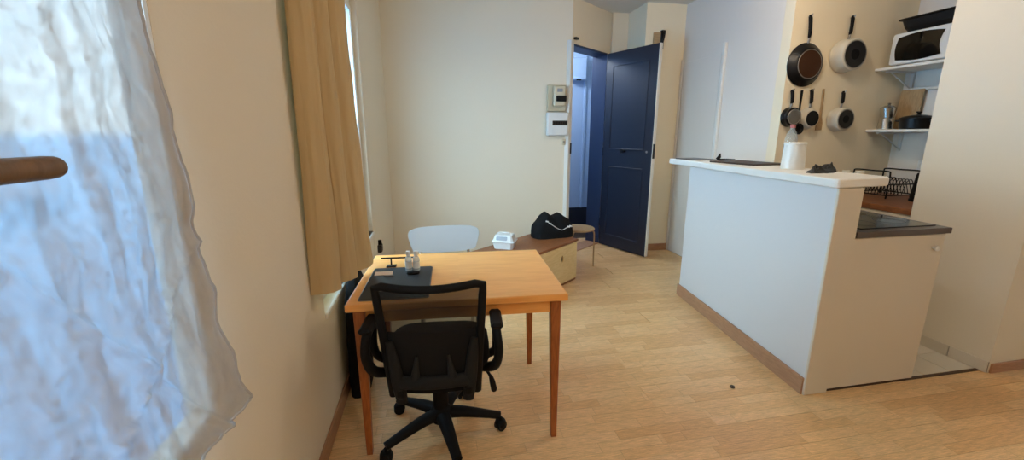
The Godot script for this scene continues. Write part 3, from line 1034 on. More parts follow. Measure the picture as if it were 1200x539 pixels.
# ---------------------------------------------------------------- office chair
func build_office_chair() -> void:
	var t := thing("office_chair", "black swivel office chair with mesh back pulled up to table", "office chair", Vector3(0.0, 0, -1.80), -5.0)
	var bp: Material = mats["black_plastic"]
	# five-star base
	for k in 5:
		var a := deg_to_rad(1.0 + 72.0 * k)
		var dir := Vector3(cos(a), 0, sin(a))
		var st := mb()
		tube(st, curve([dir * 0.02 + Vector3(0, 0.115, 0), dir * 0.10 + Vector3(0, 0.112, 0), dir * 0.20 + Vector3(0, 0.095, 0), dir * 0.285 + Vector3(0, 0.078, 0)], 3), [0.038, 0.036, 0.034, 0.032, 0.030, 0.028, 0.026, 0.024, 0.023, 0.022], 10, Transform3D.IDENTITY, 0.75, dir.cross(Vector3.UP))
		var lg := obj("base_leg", st, bp, t)
		st = mb()
		var cp := dir * 0.285
		var roll := Vector3(cos(a + 0.9), 0, sin(a + 0.9))
		for s in [-1, 1]:
			var wx := Transform3D(Basis(roll.cross(Vector3.UP), roll, Vector3.UP), cp + Vector3(0, 0.026, 0) + roll * (0.006 if s > 0 else -0.022))
			lathe(st, [Vector2(0, 0), Vector2(0.022, 0), Vector2(0.026, 0.004), Vector2(0.026, 0.013), Vector2(0.022, 0.016), Vector2(0, 0.016)], 18, wx)
		tube(st, [cp + Vector3(0, 0.02, 0), cp + Vector3(0, 0.07, 0)], 0.009, 8)
		var hood := mb()
		lathe(hood, [Vector2(0, 0.056), Vector2(0.024, 0.052), Vector2(0.029, 0.04), Vector2(0.029, 0.026), Vector2(0, 0.026)], 14, Transform3D(Basis(), cp))
		var cs := obj("caster", st, bp, lg)
		cs.name = "caster"
		obj("caster_hood", hood, bp, lg)
	var st := mb()
	lathe(st, [Vector2(0, 0.075), Vector2(0.045, 0.075), Vector2(0.05, 0.085), Vector2(0.05, 0.135), Vector2(0.036, 0.15), Vector2(0.036, 0.27), Vector2(0.028, 0.275), Vector2(0.028, 0.38), Vector2(0, 0.38)], 20)
	obj("gas_column", st, bp, t)
	st = mb()
	rb(st, Vector3(0, 0.395, 0.0), Vector3(0.2, 0.035, 0.26), 0.01)
	obj("seat_mechanism", st, bp, t)
	st = mb()
	tube(st, curve([Vector3(0.06, 0.39, 0.0), Vector3(0.18, 0.375, 0.03), Vector3(0.225, 0.345, 0.05), Vector3(0.245, 0.30, 0.06)], 4), 0.007, 8)
	var lv := obj("tilt_lever", st, bp, t)
	st = mb()
	tube(st, [Vector3(0.237, 0.33, 0.055), Vector3(0.245, 0.30, 0.06), Vector3(0.252, 0.265, 0.065), Vector3(0.254, 0.255, 0.066)], [0.009, 0.014, 0.015, 0.010], 10)
	obj("grip", st, bp, lv)
	# seat cushion
	st = mb()
	var g: Array = []
	for i in 25:
		var row: Array = []
		for j in 17:
			var th := TAU * i / 24
			var ph := -PI / 2 + PI * j / 16
			var sx := signf(cos(th)) * pow(absf(cos(th)), 0.45)
			var sz := signf(sin(th)) * pow(absf(sin(th)), 0.45)
			var cp := pow(maxf(cos(ph), 0.0), 0.45)
			row.append(Vector3(sx * cp * 0.235, 0.455 + sin(ph) * 0.045, sz * cp * 0.225 - 0.02))
		g.append(row)
	sheet(st, g)
	obj("seat", st, mats["black_fabric"], t, true)
	# back frame: curved loop
	var bz := func(x: float, y: float) -> float: return 0.25 + (y - 0.45) * 0.16 - x * x * 0.9
	var loop: Array = []
	var hw := func(y: float) -> float: return 0.178 + (y - 0.42) * 0.055
	for k in 13:
		var y := 0.36 + 0.50 * k / 12.0
		loop.append(Vector3(-hw.call(y), y, bz.call(hw.call(y), y)))
	for k in range(1, 15):
		var x := -0.198 + 0.396 * k / 15.0
		loop.append(Vector3(x, 0.872 - 0.012 * (1 - pow(x / 0.2, 2)), bz.call(x, 0.875)))
	for k in 13:
		var y := 0.86 - 0.50 * k / 12.0
		loop.append(Vector3(hw.call(y), y, bz.call(hw.call(y), y)))
	st = mb()
	tube(st, loop, 0.017, 10, Transform3D.IDENTITY, 0.8)
	obj("back_frame", st, bp, t)
	# see-through mesh
	st = mb()
	g = []
	for i in 17:
		var row: Array = []
		for j in 13:
			var y := 0.42 + 0.445 * j / 12.0
			var x: float = (i / 16.0 * 2 - 1) * (hw.call(y) - 0.005)
			row.append(Vector3(x, y, bz.call(x, y) - 0.006))
		g.append(row)
	sheet(st, g)
	obj("back_mesh", st, mats["chair_mesh"], t, true)
	# lumbar pad inside
	st = mb()
	g = []
	for i in 21:
		var row: Array = []
		for j in 11:
			var y := 0.37 + 0.285 * j / 10.0
			var x: float = (i / 20.0 * 2 - 1) * (hw.call(y) - 0.012)
			row.append(Vector3(x, y, bz.call(x, y) - 0.02))
		g.append(row)
	sheet(st, g, 0.018)
	obj("lumbar_pad", st, mats["black_fabric"], t, true)
	# plastic carrier: side straps, cross bar, two prongs, stalk under the seat
	st = mb()
	for s in [-1, 1]:
		var pts: Array = []
		for k in 7:
			var y := 0.335 + 0.30 * k / 6.0
			var x: float = s * (0.135 + 0.03 * k / 6.0)
			pts.append(Vector3(x, y, bz.call(x, y) + 0.014))
		tube(st, pts, [0.022, 0.026, 0.027, 0.026, 0.024, 0.02, 0.014], 10, Transform3D.IDENTITY, 0.45, Vector3.RIGHT)
		pts = []
		for k in 5:
			var y := 0.46 + 0.11 * k / 4.0
			var x: float = s * (0.075 - 0.014 * k / 4.0)
			pts.append(Vector3(x, y, bz.call(x, y) + 0.012))
		tube(st, pts, [0.02, 0.016, 0.012, 0.009, 0.006], 8, Transform3D.IDENTITY, 0.6, Vector3.RIGHT)
	var cb: Array = []
	for k in 9:
		var x := -0.15 + 0.3 * k / 8.0
		cb.append(Vector3(x, 0.44, bz.call(x, 0.44) + 0.012))
	tube(st, cb, 0.032, 10, Transform3D.IDENTITY, 0.4, Vector3.UP)
	obj("back_carrier", st, mats["grey_plastic"], t)
	for s in [-1, 1]:
		st = mb()
		tube(st, curve([Vector3(s * 0.08, 0.395, 0.06), Vector3(s * 0.13, 0.37, 0.18), Vector3(s * 0.138, 0.36, 0.23), Vector3(s * 0.138, 0.40, 0.245)], 4), 0.018, 10, Transform3D.IDENTITY, 0.6)
		obj("back_bar", st, bp, t)
	# loop arms
	for s in [-1, 1]:
		st = mb()
		tube(st, curve([Vector3(s * 0.16, 0.405, 0.09), Vector3(s * 0.225, 0.415, 0.12), Vector3(s * 0.255, 0.47, 0.19), Vector3(s * 0.264, 0.56, 0.245), Vector3(s * 0.257, 0.63, 0.25), Vector3(s * 0.255, 0.652, 0.22), Vector3(s * 0.255, 0.652, 0.15), Vector3(s * 0.257, 0.62, 0.125), Vector3(s * 0.26, 0.54, 0.12), Vector3(s * 0.25, 0.455, 0.06), Vector3(s * 0.16, 0.41, 0.03)], 5), 0.017, 10, Transform3D.IDENTITY, 1.3, Vector3.RIGHT)
		var ar := obj("armrest", st, bp, t)
		st = mb()
		rb(st, Vector3(s * 0.256, 0.675, 0.19), Vector3(0.05, 0.024, 0.165), 0.01)
		obj("arm_pad", st, bp, ar)

# ---------------------------------------------------------------- white chair beyond the table
func build_white_chair() -> void:
	var t := thing("white_chair", "glossy white chair with curved backrest behind the table", "chair", Vector3(0.075, 0, -2.46), 2.0)
	var m: Material = mats["gloss_white"]
	# backrest, curved in plan, tapering to the bottom
	var st := mb()
	var g: Array = []
	for i in 33:
		var row: Array = []
		var u := i / 32.0 * 2 - 1
		for j in 13:
			var v := j / 12.0
			var e := 1.0 - pow(absf(v * 2 - 1), 3.0)
			var w := 0.200 + 0.036 * pow(v, 0.8) - 0.018 * (1.0 - e) * v
			var x := u * w
			var top := 0.835 - 0.02 * pow(absf(u), 6.0)
			var bot := 0.665 + 0.022 * pow(absf(u), 3.0)
			var y := lerpf(bot, top, v)
			row.append(Vector3(x, y, -0.225 + 0.55 * x * x - (y - 0.7) * 0.18))
		g.append(row)
	sheet(st, g, 0.010)
	obj("backrest", st, m, t, true)
	st = mb()
	var p := rrect(0.40, 0.39, 0.06)
	prism(st, p, 0.02, Transform3D(Basis(Vector3.RIGHT, Vector3.BACK, Vector3.DOWN), Vector3(0, 0.46, 0.0)), 0.006)
	obj("seat", st, m, t)
	for s in [-1, 1]:
		st = mb()
		tube(st, [Vector3(s * 0.17, 0, 0.17), Vector3(s * 0.155, 0.44, 0.15)], 0.011, 10)
		obj("leg", st, mats["steel"], t)
		st = mb()
		tube(st, curve([Vector3(s * 0.175, 0, -0.21), Vector3(s * 0.165, 0.30, -0.17), Vector3(s * 0.165, 0.46, -0.19), Vector3(s * 0.155, 0.66, -0.222), Vector3(s * 0.155, 0.76, -0.238)], 5), 0.010, 10)
		obj("leg", st, mats["steel"], t)
	st = mb()
	tube(st, [Vector3(-0.165, 0.40, -0.175), Vector3(0.165, 0.40, -0.175)], 0.008, 8)
	tube(st, [Vector3(-0.157, 0.42, 0.15), Vector3(0.157, 0.42, 0.15)], 0.008, 8)
	for s in [-1, 1]: tube(st, [Vector3(s * 0.158, 0.415, 0.15), Vector3(s * 0.165, 0.40, -0.175)], 0.008, 8)
	obj("seat_frame", st, mats["steel"], t)

# ---------------------------------------------------------------- chest, bag, box, stool
func build_chest() -> void:
	# local: x along the birch face, z towards the viewer; right front corner at B
	var B := Vector3(1.385, 0, -3.775)
	var ax := Vector3(0.77, 0, -0.638).normalized()
	var xf := Transform3D(Basis(ax, Vector3.UP, Vector3(-ax.z, 0, ax.x)), B)
	var t := thing("storage_chest", "low brown storage chest with pale front and finger hole", "chest")
	t.transform = xf
	var L := 1.02
	var D := 0.48
	var st := mb()
	bb(st, Vector3(-L, 0.0, -D), Vector3(0, 0.40, -0.012), 0.003)
	obj("body", st, mats["chest_wood"], t)
	st = mb()
	bb(st, Vector3(-L - 0.004, 0.40, -D - 0.004), Vector3(0.006, 0.421, 0.004), 0.003)
	obj("top", st, mats["chest_wood"], t)
	# pale front with a real oval hole
	st = mb()
	var hx := -0.27
	var hy := 0.275
	var hole: Array = []
	var outer: Array = []
	var n := 24
	for k in n:
		var a := TAU * k / n
		var dv := Vector2(cos(a), sin(a))
		hole.append(Vector2(hx + dv.x * 0.016, hy + dv.y * 0.032))
		var sx := 0.09 / maxf(absf(dv.x), 1e-5)
		var sy := 0.09 / maxf(absf(dv.y), 1e-5)
		outer.append(Vector2(hx, hy) + dv * minf(sx, sy))
	for k in n:
		var j := (k + 1) % n
		quad(st, v3(hole[k], 0), v3(hole[j], 0), v3(outer[j], 0), v3(outer[k], 0), Vector3.BACK, Transform3D.IDENTITY)
		quad(st, v3(hole[k], 0), v3(hole[j], 0), v3(hole[j], -0.011), v3(hole[k], -0.011), Vector3(hx, hy, 0) - v3(hole[k], 0), Transform3D.IDENTITY)
	for r in [[-L + 0.012, 0.03, hx - 0.09, 0.392], [hx + 0.09, 0.03, -0.012, 0.392], [hx - 0.09, 0.03, hx + 0.09, hy - 0.09], [hx - 0.09, hy + 0.09, hx + 0.09, 0.392]]:
		bb(st, Vector3(r[0], r[1], -0.011), Vector3(r[2], r[3], 0.0), 0.0002)
	var fr := obj("front_panel", st, mats["birch"], t)
	st = mb()
	rb(st, Vector3(hx, hy, -0.0115), Vector3(0.04, 0.075, 0.001), 0.0002)
	obj("hole_shade_sheet", st, mats["black_plastic"], fr)  # black sheet put in as the shade inside the hole
	# black bag
	var bg := thing("black_bag", "black soft bag with white cord lying on the chest", "bag", Vector3(1.165, 0.421, -3.93), 8.0)
	st = mb()
	var nz := FastNoiseLite.new()
	nz.seed = 4
	nz.frequency = 9.0
	var g: Array = []
	var outline := [[-0.212, 0.02], [-0.208, 0.105], [-0.18, 0.15], [-0.13, 0.195], [-0.075, 0.250], [-0.045, 0.232], [0.0, 0.205], [0.04, 0.222], [0.068, 0.236], [0.11, 0.205], [0.165, 0.165], [0.207, 0.115], [0.212, 0.02]]
	for i in 61:
		var row: Array = []
		var f := i / 60.0 * (outline.size() - 1)
		var k := mini(int(f), outline.size() - 2)
		var x: float = lerpf(outline[k][0], outline[k + 1][0], f - k)
		var crest: float = lerpf(outline[k][1], outline[k + 1][1], f - k)
		var dep := 0.115 * pow(maxf(0.0, 1.0 - pow(absf(x) / 0.2121, 5.0)), 0.4)
		for j in 25:
			var a := PI * j / 24.0
			var c := signf(cos(a)) * pow(absf(cos(a)), 0.6)
			var q := Vector3(x, crest * pow(maxf(sin(a), 0.0), 0.75), c * dep)
			var dsp := nz.get_noise_3d(q.x, q.y, q.z) * 0.018 * sin(a)
			q += Vector3(0, dsp * 0.6, c * dsp)
			q.y = maxf(q.y, 0.0)
			row.append(q)
		g.append(row)
	sheet(st, g)
	obj("body", st, mats["black_fabric"], bg, true)
	st = mb()
	tube(st, curve([Vector3(-0.085, 0.165, 0.098), Vector3(-0.03, 0.125, 0.117), Vector3(0.02, 0.095, 0.122), Vector3(0.06, 0.085, 0.122), Vector3(0.10, 0.10, 0.116), Vector3(0.15, 0.108, 0.102)], 5), 0.003, 6)
	for q in [Vector3(-0.095, 0.172, 0.094), Vector3(-0.068, 0.152, 0.106), Vector3(0.13, 0.108, 0.108), Vector3(0.158, 0.11, 0.098)]:
		tube(st, [q - Vector3(0.012, -0.004, 0), q + Vector3(0.012, -0.004, 0)], 0.007, 8)
	obj("white_cord", st, mats["white_plastic"], bg)
	# white carry box
	var bx := thing("white_plastic_box", "small white plastic box with lid standing on the chest", "box", Vector3(0.625, 0.421, -3.585), -25.0)
	st = mb()
	taper(st, Vector3(0, 0, 0), Vector2(0.082, 0.062), Vector3(0, 0.062, 0), Vector2(0.096, 0.074), Transform3D.IDENTITY, 1, 0.2)
	obj("tub", st, mats["white_plastic"], bx)
	st = mb()
	rb(st, Vector3(0, 0.066, 0), Vector3(0.204, 0.012, 0.158), 0.004)
	obj("rim", st, mats["white_plastic"], bx)
	st = mb()
	taper(st, Vector3(0, 0.072, 0), Vector2(0.094, 0.072), Vector3(0, 0.125, 0), Vector2(0.076, 0.056), Transform3D.IDENTITY, 1, 0.2)
	var lid := obj("lid", st, mats["white_plastic"], bx)
	st = mb()
	var tl := Transform3D(Basis(Vector3.RIGHT, -0.29), Vector3(-0.01, 0.1, 0.067))
	prism(st, rrect(0.10, 0.034, 0.008), 0.003, tl, 0.001)
	obj("lid_window", st, mat("grey_window", Color(0.55, 0.57, 0.60), 0.3), lid)
	st = mb()
	tube(st, curve([Vector3(-0.05, 0.124, 0), Vector3(-0.045, 0.138, 0), Vector3(0.045, 0.138, 0), Vector3(0.05, 0.124, 0)], 4), 0.006, 8)
	obj("handle", st, mats["white_plastic"], lid)
	# stool
	var s := thing("wooden_stool", "pale wooden stool with bent legs beside the blue door", "stool", Vector3(1.545, 0, -4.20), 20.0)
	st = mb()
	lathe(st, [Vector2(0, 0.412), Vector2(0.165, 0.412), Vector2(0.172, 0.416), Vector2(0.172, 0.428), Vector2(0.166, 0.433), Vector2(0, 0.434)], 32)
	obj("seat", st, mats["pale_wood"], s)
	for k in 3:
		var a := TAU * k / 3 + 0.60
		var d := Vector3(cos(a), 0, sin(a))
		st = mb()
		tube(st, curve([d * 0.07 + Vector3(0, 0.406, 0), d * 0.13 + Vector3(0, 0.405, 0), d * 0.163 + Vector3(0, 0.385, 0), d * 0.17 + Vector3(0, 0.33, 0), d * 0.172 + Vector3(0, 0.15, 0), d * 0.174], 4), 0.020, 8, Transform3D.IDENTITY, 0.4, d.cross(Vector3.UP))
		obj("leg", st, mats["pale_wood"], s)
	# black rucksack between table and wall
	var r := thing("black_backpack", "black backpack standing between the table and the left wall", "backpack", Vector3(-0.442, 0, -2.33), 0.0)
	st = mb()
	g = []
	for i in 33:
		var row: Array = []
		for j in 17:
			var th := TAU * i / 32
			var v := j / 16.0
			var prof := pow(maxf(0.0, 1.0 - pow(v, 5.0)), 0.5)
			var cx := signf(cos(th)) * pow(absf(cos(th)), 0.6)
			var sz := signf(sin(th)) * pow(absf(sin(th)), 0.6)
			var q := Vector3(cx * 0.052 * prof, v * 0.71, sz * 0.17 * prof)
			q.x += nz.get_noise_3d(q.x, q.y, q.z) * 0.006
			row.append(q)
		g.append(row)
	sheet(st, g)
	obj("body", st, mats["black_fabric"], r, true)
	st = mb()
	tube(st, curve([Vector3(0, 0.70, -0.05), Vector3(0, 0.74, -0.04), Vector3(0, 0.745, 0.04), Vector3(0, 0.70, 0.05)], 4), 0.008, 8)
	obj("grab_loop", st, mats["black_plastic"], r)

# ---------------------------------------------------------------- curtains
func build_curtains() -> void:
	var nz := FastNoiseLite.new()
	nz.seed = 21
	nz.frequency = 1.0
	nz.fractal_octaves = 3
	# sheer
	var t := thing("sheer_curtain", "crinkled white sheer curtain glowing with blue daylight", "curtain")
	var st := mb()
	var g: Array = []
	var plan: Array = []
	var zz := -1.125
	while zz < 0.62:
		plan.append(Vector2(zz, 0.0))
		zz += 0.0085
	var nu := plan.size()
	var nv := 120
	for i in nu:
		var row: Array = []
		for j in nv:
			var v := float(j) / (nv - 1)
			var y := 0.80 + 1.74 * v
			var ze := -1.003 + 0.131 * pow(clampf((y - 0.80) / 0.84, 0.0, 1.0), 0.6) + 0.004 * nz.get_noise_2d(y * 13.0, 3.0)
			var z: float = ze + (plan[i].x + 1.125) / 1.745 * (0.62 - ze)
			z += 0.010 * nz.get_noise_2d(plan[i].x * 2.0, y * 2.2)
			var fold := sin(z * 17.0 + 1.2 * nz.get_noise_2d(z * 1.5, y * 0.6)) * 0.009
			var cr := nz.get_noise_2d(z * 4.0 + y * 1.5, y * 5.0) * 0.014 + nz.get_noise_2d(z * 6.0 + y * 3.0, y * 30.0) * 0.003 + nz.get_noise_2d(z * 26.0, y * 4.0) * 0.005
			var crease := 0.0
			for kk in [[0.35, 0.6, -0.2], [-0.5, 0.4, 0.35], [0.9, 1.05, -0.75], [1.3, 0.2, 0.6], [-0.8, 0.9, 0.1], [0.2, 0.5, -0.45]]:
				var dd: float = (y - 1.1 - kk[2]) - kk[0] * (z + kk[1])
				crease += 0.009 * exp(-dd * dd * 9000.0)
			var yy := y - (0.008 * nz.get_noise_2d(z * 9.0, 9.0) if j == 0 else 0.0)
			row.append(Vector3(XL + 0.055 + fold + cr + crease + plan[i].y, yy, z))
		g.append(row)
	sheet(st, g)
	obj("cloth", st, mats["sheer"], t, true)
	# stitched hem along the free edge and bottom
	var hem: Array = []
	for j in range(0, nv): hem.append(g[0][nv - 1 - j])
	for i in range(1, nu): hem.append(g[i][0])
	st = mb()
	tube(st, hem, 0.0032, 6)
	obj("hem", st, mats["sheer"], t)
	st = mb()
	tube(st, [Vector3(XL + 0.055, 2.556, -1.1), Vector3(XL + 0.055, 2.556, 0.75)], 0.011, 12)
	for z in [-1.11, 0.76]:
		tube(st, [Vector3(XL + 0.055, 2.556, z - 0.012), Vector3(XL + 0.055, 2.556, z), Vector3(XL + 0.055, 2.556, z + 0.012)], [0.012, 0.02, 0.012], 12)
	tube(st, [Vector3(XL + 0.001, 2.556, -1.05), Vector3(XL + 0.055, 2.556, -1.05)], 0.006, 8)
	tube(st, [Vector3(XL + 0.001, 2.556, 0.7), Vector3(XL + 0.055, 2.556, 0.7)], 0.006, 8)
	tag(obj("curtain_rod", st, mats["rail_wood"]), "wooden rod carrying the sheer curtain", "curtain rod")
	# beige drape gathered on the near side of window 2
	t = thing("beige_curtain", "heavy beige curtain hanging in deep folds at the window", "curtain")
	st = mb()
	var path := curve([Vector3(-0.508, 0, -1.765), Vector3(-0.47, 0, -1.762), Vector3(-0.425, 0, -1.785), Vector3(-0.402, 0, -1.825), Vector3(-0.42, 0, -1.87), Vector3(-0.47, 0, -1.892), Vector3(-0.42, 0, -1.905), Vector3(-0.375, 0, -1.935), Vector3(-0.362, 0, -1.985), Vector3(-0.385, 0, -2.03), Vector3(-0.43, 0, -2.048), Vector3(-0.375, 0, -2.06), Vector3(-0.328, 0, -2.11), Vector3(-0.314, 0, -2.18), Vector3(-0.34, 0, -2.235), Vector3(-0.40, 0, -2.24), Vector3(-0.45, 0, -2.20), Vector3(-0.46, 0, -2.28)], 7)
	var topp: Array = []
	for p in path: topp.append(Vector3(lerpf(p.x, -0.47, 0.30) + 0.005, 0, -1.775 + (p.z + 1.765) * 0.97))
	g = []
	for i in path.size():
		var row: Array = []
		for j in 41:
			var v := j / 40.0
			var y := 0.765 + 1.79 * v
			var s := clampf((y - 0.765) / 1.2, 0.0, 1.0)
			s = pow(s, 0.7)
			var p: Vector3 = path[i].lerp(topp[i], s)
			p.y = y
			p.x += nz.get_noise_2d(i * 0.15, y * 1.2) * 0.010
			p.z += nz.get_noise_2d(i * 0.15 + 30.0, y * 1.2) * 0.010
			row.append(p)
		g.append(row)
	sheet(st, g, 0.003, Vector2(0.5, 1.0))
	obj("cloth", st, mats["drape"], t, true)
	st = mb()
	tube(st, [Vector3(XL + 0.085, 2.57, -1.72), Vector3(XL + 0.085, 2.57, -3.85)], 0.011, 12)
	for z in [-1.75, -3.8]:
		tube(st, [Vector3(XL + 0.001, 2.57, z), Vector3(XL + 0.085, 2.57, z)], 0.006, 8)
	tag(obj("curtain_rod", st, mats["rail_wood"]), "wooden rod carrying the beige curtain", "curtain rod")
	# wooden rail reaching into the picture at the left
	var r := thing("wooden_rail", "brown wooden rail end reaching in at the left edge", "rail", Vector3(-0.40, 0, 0))
	st = mb()
	tube(st, [Vector3(0, 1.385, -0.545), Vector3(0, 1.385, -0.541), Vector3(0, 1.385, -0.53), Vector3(0, 1.385, 0.35)], [0.0105, 0.0118, 0.0125, 0.0135], 18)
	obj("rail", st, mats["rail_wood"], r)
	st = mb()
	taper(st, Vector3(0, 0, 0.25), Vector2(0.022, 0.022), Vector3(0, 1.40, 0.25), Vector2(0.018, 0.018))
	obj("post", st, mats["rail_wood"], r)
	st = mb()
	rb(st, Vector3(0, 0.015, 0.25), Vector3(0.16, 0.03, 0.34), 0.006)
	obj("foot", st, mats["rail_wood"], r)

# ---------------------------------------------------------------- things on the table
func build_table_things() -> void:
	var ty := 0.738
	var p := thing("desk_pad", "black desk pad with grey rim lying on the table", "desk pad", Vector3(-0.168, ty, -1.93), -2.5)
	var st := mb()
	prism(st, rrect(0.295, 0.43, 0.012), 0.006, Transform3D(Basis(Vector3.RIGHT, Vector3.BACK, Vector3.DOWN), Vector3(0, 0.006, 0)), 0.002)
	obj("rim", st, mat("pad_rim", Color(0.40, 0.38, 0.36), 0.5), p)
	st = mb()
	prism(st, rrect(0.287, 0.422, 0.010), 0.0075, Transform3D(Basis(Vector3.RIGHT, Vector3.BACK, Vector3.DOWN), Vector3(0, 0.0078, 0)), 0.001)
	obj("surface", st, mat("pad_black", Color(0.055, 0.06, 0.075), 0.5), p)
	st = mb()
	rb(st, Vector3(-0.075, 0.0083, 0.125), Vector3(0.035, 0.001, 0.006), 0.0003)
	obj("white_mark", st, mats["white_plastic"], p)
	st = mb()
	rb(st, Vector3(-0.066, 0.001, 0), Vector3(0.085, 0.002, 0.055), 0.0005)
	var nt := obj("paper_note", st, mat("note", Color(0.93, 0.82, 0.70), 0.9))
	nt.position = Vector3(-0.184, ty + 0.008, -2.055)
	tag(nt, "small cream paper note lying on the black desk pad", "note")
	st = mb()
	tube(st, [Vector3(-0.022, 0.003, 0), Vector3(0.022, 0.003, 0)], 0.003, 8)
	var cp := obj("pen_cap", st, mats["dull_steel"])
	cp.position = Vector3(-0.222, ty + 0.008, -2.01)
	tag(cp, "short grey pen cap beside the cream note", "pen cap")
	# thin black stand
	var sd := thing("wire_stand", "thin black wire stand at the back of the table", "stand", Vector3(-0.225, ty, -2.19), -3.0)
	st = mb()
	rb(st, Vector3(0, 0.003, 0), Vector3(0.05, 0.006, 0.04), 0.002)
	obj("foot", st, mats["black_metal"], sd)
	st = mb()
	tube(st, [Vector3(0, 0.005, 0), Vector3(0, 0.045, 0)], 0.004, 8)
	obj("stem", st, mats["black_metal"], sd)
	st = mb()
	tube(st, [Vector3(-0.05, 0.046, 0), Vector3(0.12, 0.046, 0)], 0.0045, 8)
	obj("cross_bar", st, mats["black_metal"], sd)
	# two little bottles
	for i in 2:
		var b := thing("clear_bottle", ["clear little bottle with white cap, left of the pair", "clear little bottle with white cap, right of the pair"][i], "bottle", [Vector3(-0.130, ty + 0.008, -2.085), Vector3(-0.092, ty + 0.008, -2.078)][i], 0.0, "pair of small bottles on the desk pad")
		st = mb()
		lathe(st, [Vector2(0, 0), Vector2(0.015, 0), Vector2(0.017, 0.003), Vector2(0.017, 0.058), Vector2(0.014, 0.068), Vector2(0.009, 0.073), Vector2(0.009, 0.080), Vector2(0, 0.080)], 18)
		obj("flask", st, mats["clear_plastic"], b)
		st = mb()
		lathe(st, [Vector2(0.0172, 0.014), Vector2(0.0175, 0.016), Vector2(0.0175, 0.045), Vector2(0.0172, 0.047)], 18)
		obj("label", st, mats["white_plastic"], b)
		st = mb()
		lathe(st, [Vector2(0, 0.076), Vector2(0.0105, 0.076), Vector2(0.0105, 0.098), Vector2(0.009, 0.101), Vector2(0, 0.102)], 16)
		obj("cap", st, mats["white_plastic"], b)
	st = mb()
	lathe(st, [Vector2(0, 0), Vector2(0.9, 0), Vector2(1.0, 0.004), Vector2(0.8, 0.011), Vector2(0.4, 0.015), Vector2(0, 0.016)], 18, Transform3D(Basis.from_scale(Vector3(0.033, 1, 0.018)), Vector3.ZERO))
	var ms := obj("earbud_case", st, mats["black_plastic"])
	ms.position = Vector3(-0.108, ty + 0.008, -2.025)
	tag(ms, "small flat black oval case in front of the bottles", "case")

